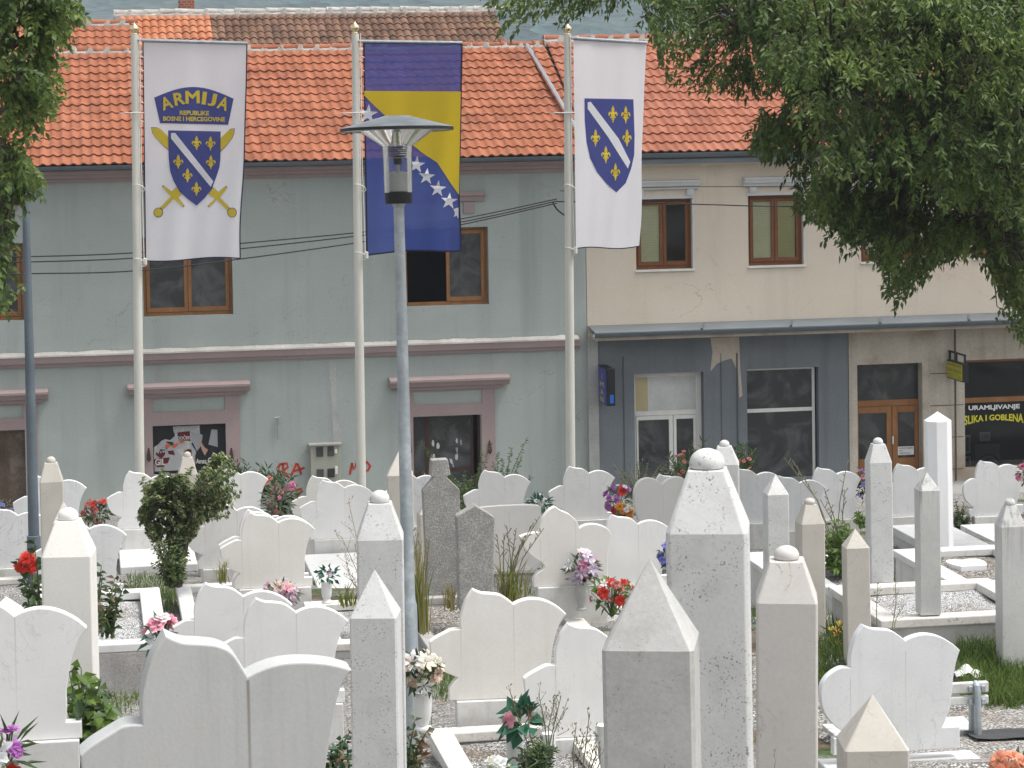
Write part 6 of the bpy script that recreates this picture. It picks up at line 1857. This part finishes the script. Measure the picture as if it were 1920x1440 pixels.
def reed_clump(label, px, pyb, d, n, tops, wid, dry=.3, h_px=110, spread=22, stalks=6):
    base = P(px, pyb, d); s = d / F_PX
    t = thing('reed_clump', label, 'reeds', base, 'reedy grass clumps between the graves')
    bb = np.array(base)[None] + rng.normal(0, 1, (n, 3)) * [spread * s * .45, .07, 0]
    hh = rng.uniform(.35, 1, n) * h_px * s
    tp = bb + np.stack([rng.normal(0, spread * s * .8, n), rng.normal(0, .10, n), hh], 1)
    k = int(n * (1 - dry))
    blades_obj('blade', bb[:k], tp[:k], .014, m_reed, t)
    blades_obj('dry_blade', bb[k:], tp[k:], .009, m_straw, t)
    st = MB()
    for (x, y) in tops:
        q = P(x, y, d + random.uniform(-.15, .15)); b0 = base + Vector((random.uniform(-.08, .08), random.uniform(-.06, .06), 0))
        m_ = b0.lerp(q, .55) + Vector(((b0.x - q.x) * .15, 0, .03))
        st.tube([b0, m_, q], [.006, .005, .003], 5)
        for i in range(6):
            u = .62 + .38 * i / 6
            r0 = m_.lerp(q, (u - .55) / .45) if u > .55 else b0.lerp(m_, u)
            st.tube([r0, r0 + Vector((random.choice((-1, 1)) * random.uniform(.01, .035), random.uniform(-.02, .02), random.uniform(.02, .06)))], [.003, .0045], 4)
    if tops: st.build('flower_stalk', m_weed, t)
    return t
reed_clump('yellow-green reeds between the lamp base and the taller concrete marker', 785, 1185, 21.0, 110, [(772, 985), (783, 1000), (790, 1015), (805, 1010)], .01, .35, 190, 17)
reed_clump('reeds with dry flower stalks beside the shorter concrete marker', 958, 1130, 23.0, 100, [(950, 985), (968, 990), (1000, 980), (1012, 968), (1020, 990), (945, 1000), (932, 1002), (985, 1002)], .01, .25, 95, 30)
reed_clump('short grass tuft between the two concrete markers', 846, 1140, 22.9, 40, [], .01, .5, 60, 14, 0)
reed_clump('green grass tuft beside the small plot with the little pot', 655, 1135, 23.6, 40, [], .01, .15, 50, 20, 0)
reed_clump('yellowish grass tuft at the foot of the broad lily stone', 418, 1092, 25.0, 36, [], .01, .3, 50, 12, 0)
reed_clump('tall thin stalks in front of the low lily stones by the shop', 1570, 1050, 24.5, 46, [(1590, 860), (1584, 918), (1545, 915), (1540, 940), (1470, 858), (1485, 862)], .01, .2, 90, 26)
def seed_weed(label, px, pyb, d, heads, h=(20, 45), seeds=26, mat=None):
    base = P(px, pyb, d); s = d / F_PX
    t = thing('seedhead_weed', label, 'weed', base, 'wiry weeds with seed heads')
    st = MB(); sd_ = []
    for x0, x, y in heads:
        b0 = P(x0, pyb, d); q = P(x, y, d + random.uniform(-.1, .1))
        m_ = b0.lerp(q, .5)
        m_.x += random.uniform(-.03, .03)
        st.tube([b0, m_, q], [.004, .0035, .002], 4)
        for i in range(7):
            u = .45 + .5 * i / 6; r0 = b0.lerp(q, u)
            e = r0 + Vector((random.uniform(-1, 1) * h[1] * s * (1.2 - u), random.uniform(-.03, .03), random.uniform(.3, 1) * h[0] * s))
            st.tube([r0, e], [.0022, .0014], 4)
            sd_.append((e, unit([random.uniform(-1, 1), 0, 1])))
            for _ in range(seeds // 12):
                w_ = r0.lerp(e, random.uniform(.5, 1)) + Vector((random.uniform(-.015, .015), 0, random.uniform(0, .02))); sd_.append((w_, unit(rng.normal(size=3) + [0, 0, 1])))
    st.build('stalk', mat or m_weed, t)
    n = len(sd_)
    leaves_obj('seed_head', [np.array(x[0]) for x in sd_], [x[1] for x in sd_], rng.normal(size=(n, 3)), .022, .010, mat or m_weed, t)
seed_weed('pale dry grass with open seed heads before the white slab', 690, 1130, 23.4, [(690, 653, 938), (688, 640, 1005), (692, 665, 1020), (690, 648, 1060), (694, 655, 1085)], (25, 50), 40, m_straw)
seed_weed('wiry weeds with buds growing in front of the lily stone with the pink rose', 1030, 1420, 15.1, [(1000, 955, 1292), (1005, 990, 1325), (1025, 1052, 1305), (1030, 1040, 1310), (1035, 1058, 1330), (1028, 1010, 1300)], (22, 30), 14)
seed_weed('reddish wiry weeds beside the nearest pointed pillar', 1095, 1460, 14.4, [(1078, 1080, 1362), (1090, 1105, 1340), (1100, 1118, 1375), (1112, 1125, 1400), (1085, 1092, 1385), (1118, 1108, 1420)], (18, 24), 20, m_weed)
seed_weed('thin bare stalks in front of the stone with the tall pointed petal', 1128, 1100, 26.4, [(1120, 1116, 985), (1128, 1130, 985)], (10, 12), 6, m_straw)
seed_weed('thin weeds growing out of the weathered gravel plot', 1672, 1185, 19.2, [(1645, 1646, 1098), (1672, 1678, 1075), (1676, 1690, 1140)], (12, 18), 14)

# grass patches and loose litter
def in_poly(x, y, poly):
    c = False
    for i in range(len(poly)):
        x1, y1 = poly[i - 1]; x2, y2 = poly[i]
        if (y1 > y) != (y2 > y) and x < (x2 - x1) * (y - y1) / (y2 - y1) + x1: c = not c
    return c
def grass():
    regs = [([(1535, 1170), (1645, 1165), (1650, 1300), (1530, 1300)], 1500, .12), ([(1790, 1200), (1990, 1185), (1990, 1300), (1900, 1330), (1800, 1320)], 4200, .13), ([(240, 1085), (345, 1085), (345, 1150), (240, 1150)], 1300, .12),
            ([(790, 1262), (860, 1262), (860, 1318), (790, 1318)], 320, .10), ([(1840, 1000), (1880, 1100), (1990, 1120), (1990, 1150), (1860, 1150)], 300, .10), ([(1000, 1112), (1060, 1112), (1062, 1140), (1000, 1138)], 240, .06),
            ([(1830, 1300), (1990, 1290), (1990, 1345), (1860, 1350)], 420, .07), ([(100, 1370), (230, 1370), (230, 1440), (100, 1440)], 300, .10), ([(200, 1300), (265, 1300), (265, 1330), (205, 1330)], 120, .05)]
    B, Tt = [], []
    for poly, n, h in regs:
        xs, ys = [p[0] for p in poly], [p[1] for p in poly]
        k = 0
        while k < n:
            x, y = random.uniform(min(xs), max(xs)), random.uniform(min(ys), max(ys))
            if not in_poly(x, y, poly): continue
            k += 1
            q = PG(x, y)
            hh = h * random.uniform(.4, 1.3)
            B.append((q.x, q.y, q.z - .01)); Tt.append((q.x + random.gauss(0, .05), q.y + random.gauss(0, .05), q.z + hh))
    for _ in range(170):                # loose tufts along the stones and borders
        cx, cy = random.uniform(-2.5, 12.5), random.uniform(14.5, 38)
        if mnoise.noise(Vector((cx * .6, cy * .6, 7))) < -.1: continue
        hh = random.uniform(.06, .16)
        for _k in range(26):
            x, y = cx + random.gauss(0, .09), cy + random.gauss(0, .07)
            z = ground_z(y, x) - .02
            B.append((x, y, z)); Tt.append((x + random.gauss(0, .05), y + random.gauss(0, .05), z + .03 + hh * random.uniform(.4, 1.2)))
    o = blades_obj('grass', B, Tt, .009, m_grass, None)
    tag(o, 'patches of rough green grass between the graves', 'grass', kind='stuff')
grass()
def litter():
    n = 2600
    x = rng.uniform(-3, 13, n); y = rng.uniform(9, 40, n)
    pos = np.array([(a, b, ground_z(b, a) + .012 + .05 * mnoise.noise(Vector((a * .8, b * .8, 0)))) for a, b in zip(x, y)])
    a = rng.uniform(0, 2 * PI, n)
    q = leaves_obj('leaf_litter', pos, np.stack([np.cos(a), np.sin(a), rng.uniform(-.1, .3, n)], 1), rng.normal(0, .3, (n, 3)) + [0, 0, 1], rng.uniform(.03, .08, n), rng.uniform(.015, .035, n), leaf_mat('fallen_leaf', (.13, .08, .04), (.30, .22, .12), .1), None)
    tag(q, 'scattered fallen leaves and bits on the cemetery ground', 'leaf litter', kind='stuff')
litter()
def gravel_path():
    # pale gravel path and dark sheet beside the bench
    q = [PG(x, y) for x, y in ((1800, 1345), (1990, 1330), (1990, 1440), (1800, 1440))]
    x0, x1 = min(p.x for p in q), max(p.x for p in q); y0, y1 = min(p.y for p in q) - .5, max(p.y for p in q)
    b = MB(); n = 20; vv = []
    for j in range(n + 1):
        for i in range(n + 1):
            x, y = x0 - .6 + (x1 - x0 + 2.0) * i / n, y0 + (y1 - y0) * j / n
            e = min(i, n - i, j, n - j) / 4
            vv.append((x, y, ground_z(y, x) + .065 - (.10 if e == 0 else 0)))
    b.add(vv, [(j * (n + 1) + i, j * (n + 1) + i + 1, (j + 1) * (n + 1) + i + 1, (j + 1) * (n + 1) + i) for j in range(n) for i in range(n)])
    tag(b.build('path', gravel_mat('pale_path_gravel', (.40, .38, .35), (.58, .56, .53), (.72, .70, .67), 50), smooth=True), kind='structure')
    p = PG(1885, 1398)
    s = MB(); v = []
    zz = ground_z(p.y, p.x) + .09
    nx, ny = 12, 6
    for j in range(ny + 1):
        for i in range(nx + 1):
            x = p.x - .28 + .8 * i / nx + .04 * j / ny; y = p.y - .22 + .4 * j / ny
            v.append((x, y, ground_z(y, x) + .085 + .012 * mnoise.noise(Vector((x * 6, y * 6, 0)))))
    s.add(v, [(j * (nx + 1) + i, j * (nx + 1) + i + 1, (j + 1) * (nx + 1) + i + 1, (j + 1) * (nx + 1) + i) for j in range(ny) for i in range(nx)])
    tag(s.build('tar_sheet', M('dark_tar_sheet', (.06, .06, .062), .8, .2, 4, .1, 40, .2, 40), at=p), 'dark flat sheet lying on the pale gravel beside the bench', 'sheet')
    # crumpled white bag on the grass
    p = PG(1812, 1278)
    s = MB(); v = []; n = 10
    for j in range(n + 1):
        for i in range(n + 1):
            x = p.x - .10 + .2 * i / n; y = p.y - .06 + .12 * j / n
            v.append((x, y, p.z + .12 + .05 * mnoise.noise(Vector((x * 14, y * 14, 2))) - .10 * (((i / n - .5) * 2) ** 2 + ((j / n - .5) * 2) ** 2) * .5))
    s.add(v, [(j * (n + 1) + i, j * (n + 1) + i + 1, (j + 1) * (n + 1) + i + 1, (j + 1) * (n + 1) + i) for j in range(n) for i in range(n)])
    tag(s.build('plastic_bag', m_marble_new, at=p), 'crumpled white plastic scrap lying on the grass above the bench', 'litter')
gravel_path()
def bench():
    d = 17.3
    p = P(1832, 1435, d)
    gz = ground_z(p.y, p.x)
    t = thing('park_bench', 'old white bench seen from behind the rounded lily stone', 'bench', (p.x, p.y, gz))
    s = d / F_PX
    def Z(py): return P(1832, py, d).z
    xl, xr = p.x - .95, P(1851, 1300, d).x
    yb = p.y
    m_bw = M('worn_white_bench_paint', (.66, .66, .645), .6, .08, 3, .06, 40, .1, 40, streak=((.25, .24, .22), .5, 9))
    for ya, yc in ((1276, 1296), (1302, 1318)):
        b = MB(); b.box(xl, xr, yb - .02, yb + .025, Z(yc), Z(ya)); b.build('back_slat', m_bw, t, at=(p.x, yb, Z(yc)), bevel=.008)
    zs = Z(1372)
    for k in range(3):
        b = MB(); b.box(xl, xr - .02, yb + .08 + k * .13, yb + .19 + k * .13, zs - .04, zs); b.build('seat_slat', m_bw, t, at=(p.x, yb + .1 + k * .13, zs), bevel=.008)
    for xx in (p.x - .01, xl + .2):
        b = MB()
        b.tube([(xx, yb - .05, gz - .05), (xx, yb - .045, Z(1296)), (xx, yb - .035, Z(1284)), (xx, yb, Z(1279))], .026, 10)
        b.tube([(xx, yb - .045, zs - .07), (xx, yb + .46, zs - .06), (xx, yb + .48, gz - .05)], .022, 10)
        b.tube([(xx, yb + .05, zs), (xx, yb + .05, zs + .2)], .03, 8)
        b.build('bench_leg', m_galv, t, at=(xx, yb, gz), smooth='angle')
        b = MB()
        for yy in (1287, 1312):
            b.box(xx - .06, xx - .03, yb - .045, yb - .02, Z(yy) - .02, Z(yy) + .02); b.box(xx + .03, xx + .06, yb - .045, yb - .02, Z(yy) - .02, Z(yy) + .02)
        b.build('slat_clamp', m_galv, t, at=(xx, yb, Z(1300)), bevel=.005)
bench()

# ------------------------------------------------------------------ trees
def tree(label, trunk_px, trunk_d, trunk_r, hubs, regions, mats, L, Wd, seed, name='leafy_tree', leaves_per=18, spray=.42):
    """regions: (polygon in photo pixels, number of sprays, nearest and farthest distance)"""
    rg = np.random.default_rng(seed)
    base = P(trunk_px, 700, trunk_d); base.z = ground_z(base.y, base.x) - .2
    t = thing(name, label, 'tree', base)
    fork = P(trunk_px - 10, 420, trunk_d); 
    b = MB(); b.tube([base, base.lerp(fork, .3) + Vector((.1, 0, 0)), base.lerp(fork, .7), fork], [trunk_r * 1.35, trunk_r, trunk_r * .85, trunk_r * .75], 16)
    b.build('trunk', m_bark, t, smooth='angle')
    lb = MB(); hub_w = []
    for hx, hy, hd in hubs:
        q = P(hx, hy, hd)
        m1 = fork.lerp(q, .45) + Vector((0, 0, .5))
        lb.tube([fork, m1, q], [trunk_r * .5, trunk_r * .28, .03], 8)
        hub_w.append(np.array(q)); hub_w.append(np.array(m1))
    hub_w = np.array(hub_w)
    pos, dr, nm = [], [], []
    tw = MB()
    for poly, n, d0, d1 in regions:
        xs, ys = [p[0] for p in poly], [p[1] for p in poly]
        k = 0; left = 0
        while k < n:
            if left <= 0:           # a new bough: a flattened, drooping cluster of sprays
                while True:
                    bx, by = rg.uniform(min(xs), max(xs)), rg.uniform(min(ys), max(ys))
                    if in_poly(bx, by, poly): break
                bd = rg.uniform(d0, d1); left = int(rg.integers(9, 20))
                bsx, bsy = rg.uniform(24, 52), rg.uniform(11, 22)
            left -= 1
            ox = rg.normal(0, 1)
            x, y = bx + ox * bsx, by + rg.normal(0, 1) * bsy + abs(ox) * bsy * .8
            if not in_poly(x, y, poly): k += .25; continue
            dd = bd + rg.normal(0, .22)
            q = np.array(P(x, y, dd))
            k += 1
            h = hub_w[np.argmin(((hub_w - q) ** 2).sum(1))]
            out = unit(q - h) * [1, 1, .4] + rg.normal(0, .3, 3)
            ax = unit(unit(out) + [0, 0, -.55])
            st = q - ax * spray * .8
            if rg.random() < .22: tw.tube([Vector(h), Vector(h * .4 + st * .6) + Vector((0, 0, .15)), Vector(st), Vector(q)], [.02, .012, .006, .002], 4, cap=False)
            m_ = leaves_per
            u = np.linspace(.05, 1, m_)[:, None]
            pp = st + ax * spray * u + np.array([0, 0, -.10]) * u * u
            r = rg.normal(0, 1, (m_, 3)); r -= (r @ ax)[:, None] * ax; r = unit(r)
            dv = unit(ax * .5 + r * .8 + [0, 0, -.45] + rg.normal(0, .15, (m_, 3)))
            pos.append(pp); dr.append(dv); nm.append(unit(r * .3 + [0, -.35, .6] + rg.normal(0, .35, (m_, 3))))
    lb.build('branch', m_bark, t, smooth='angle')
    tw.build('twig', m_bark, t)
    pos, dr, nm = np.concatenate(pos), np.concatenate(dr), np.concatenate(nm)
    n = len(pos)
    # clumps of lighter growth
    sel = np.array([mnoise.noise(Vector(p * .8)) for p in pos[::leaves_per]])
    sel = np.repeat(sel > .12, leaves_per)[:n]
    for mk, mm in ((~sel, mats[0]), (sel, mats[1])):
        leaves_obj('crown', pos[mk], dr[mk], nm[mk], L * rg.uniform(.65, 1.15, mk.sum()), Wd * rg.uniform(.75, 1.2, mk.sum()), mm, t, .15)
    return t
BIG = [(1340, -60), (1990, -60), (1990, 560), (1905, 590), (1880, 520), (1850, 480), (1800, 455), (1770, 470), (1740, 500), (1700, 530), (1660, 500), (1630, 470), (1590, 440), (1560, 400), (1510, 390), (1490, 340), (1460, 310), (1440, 280), (1420, 240), (1460, 170), (1430, 130), (1400, 100), (1380, 20)]
TREE_REG = [
    (BIG, 3000, 29.5, 33.0),
    ([(1400, -60), (1990, -60), (1990, 430), (1560, 330), (1440, 150)], 1000, 27.5, 29.6),
    ([(905, -60), (1340, -60), (1330, 12), (1100, 6), (1085, 30), (1010, 45), (985, 65), (945, 60), (925, 20)], 150, 30.5, 32.0),
    ([(1170, -40), (1350, -40), (1440, 60), (1440, 165), (1400, 175), (1350, 150), (1300, 165), (1268, 160), (1232, 110), (1215, 60), (1180, 25)], 210, 30.0, 32.0),
    ([(1395, 215), (1480, 205), (1490, 300), (1415, 262)], 70, 29.8, 31.0),
    ([(1630, 440), (1720, 440), (1705, 560), (1680, 562), (1650, 515)], 80, 29.8, 31.2),
    ([(1540, 400), (1620, 420), (1600, 470), (1550, 440)], 30, 29.8, 31.2),
    ([(1760, 430), (1830, 440), (1830, 470), (1790, 480), (1770, 470)], 30, 29.8, 31.2),
    ([(1845, 470), (1990, 480), (1990, 610), (1910, 625), (1890, 560), (1865, 540)], 140, 29.6, 31.4),
    ([(1480, 330), (1560, 400), (1520, 395), (1490, 370)], 30, 29.8, 31.0),
    ([(1300, -420), (1990, -500), (1990, -60), (1200, -60)], 650, 28.5, 34.0),
    ([(1990, -500), (2500, -420), (2700, 100), (2500, 560), (1990, 600)], 900, 28.5, 34.0),
]
tree('large drooping-leaved tree overhanging the cream shop house', 2120, 31.5, .28,
     [(1180, -20, 31.2), (1400, 60, 31), (1560, 180, 30.6), (1700, 330, 30.6), (1850, 430, 30.4), (1750, 60, 30.5), (1930, 200, 31), (1600, -200, 31.5), (1900, -300, 31.5), (2300, 100, 31.5), (2350, 400, 31.5), (2250, -250, 31.5)],
     TREE_REG, (m_leaf_tree, m_leaf_tree2), .105, .040, 11)
tree('smaller broad-leaved tree overhanging the dark steel post', -180, 25.5, .16,
     [(60, 60, 25.2), (40, 200, 25), (20, 330, 25), (0, 450, 25), (-100, -100, 25.6), (-200, 150, 25.5), (-250, 350, 25.4)],
     [([(-80, -60), (135, -60), (140, 20), (112, 75), (95, 130), (92, 190), (62, 235), (45, 300), (55, 365), (10, 390), (18, 430), (15, 470), (-5, 540), (-80, 560)], 520, 24.4, 26.2),
      ([(80, -30), (150, -10), (142, 40), (100, 60)], 60, 24.8, 25.6), ([(30, 310), (72, 315), (70, 355), (35, 370)], 30, 24.8, 25.6),
      ([(-80, 380), (42, 385), (46, 440), (30, 520), (8, 575), (-80, 580)], 110, 24.6, 25.8), ([(60, 150), (112, 90), (112, 140), (80, 195)], 30, 24.8, 25.6),
      ([(-450, -300), (100, -300), (110, -60), (-80, -60), (-80, 520), (-450, 420)], 420, 24, 27)],
     (m_leaf_tree, m_leaf_tree2), .095, .052, 5, 'small_tree')

# ------------------------------------------------------------------ haze
def haze():
    b = MB(); b.box(-1000, 1600, -40, 1750, -3, 330)
    g = NG('haze')
    v = g.n('ShaderNodeVolumePrincipled')
    v.inputs['Color'].default_value = (.76, .87, 1.0, 1)
    v.inputs['Density'].default_value = .0004
    g.t.links.new(v.outputs[0], g.out.inputs['Volume'])
    tag(b.build('haze', g.m), 'pale blue haze over the far hillside', 'haze', kind='stuff')
haze()
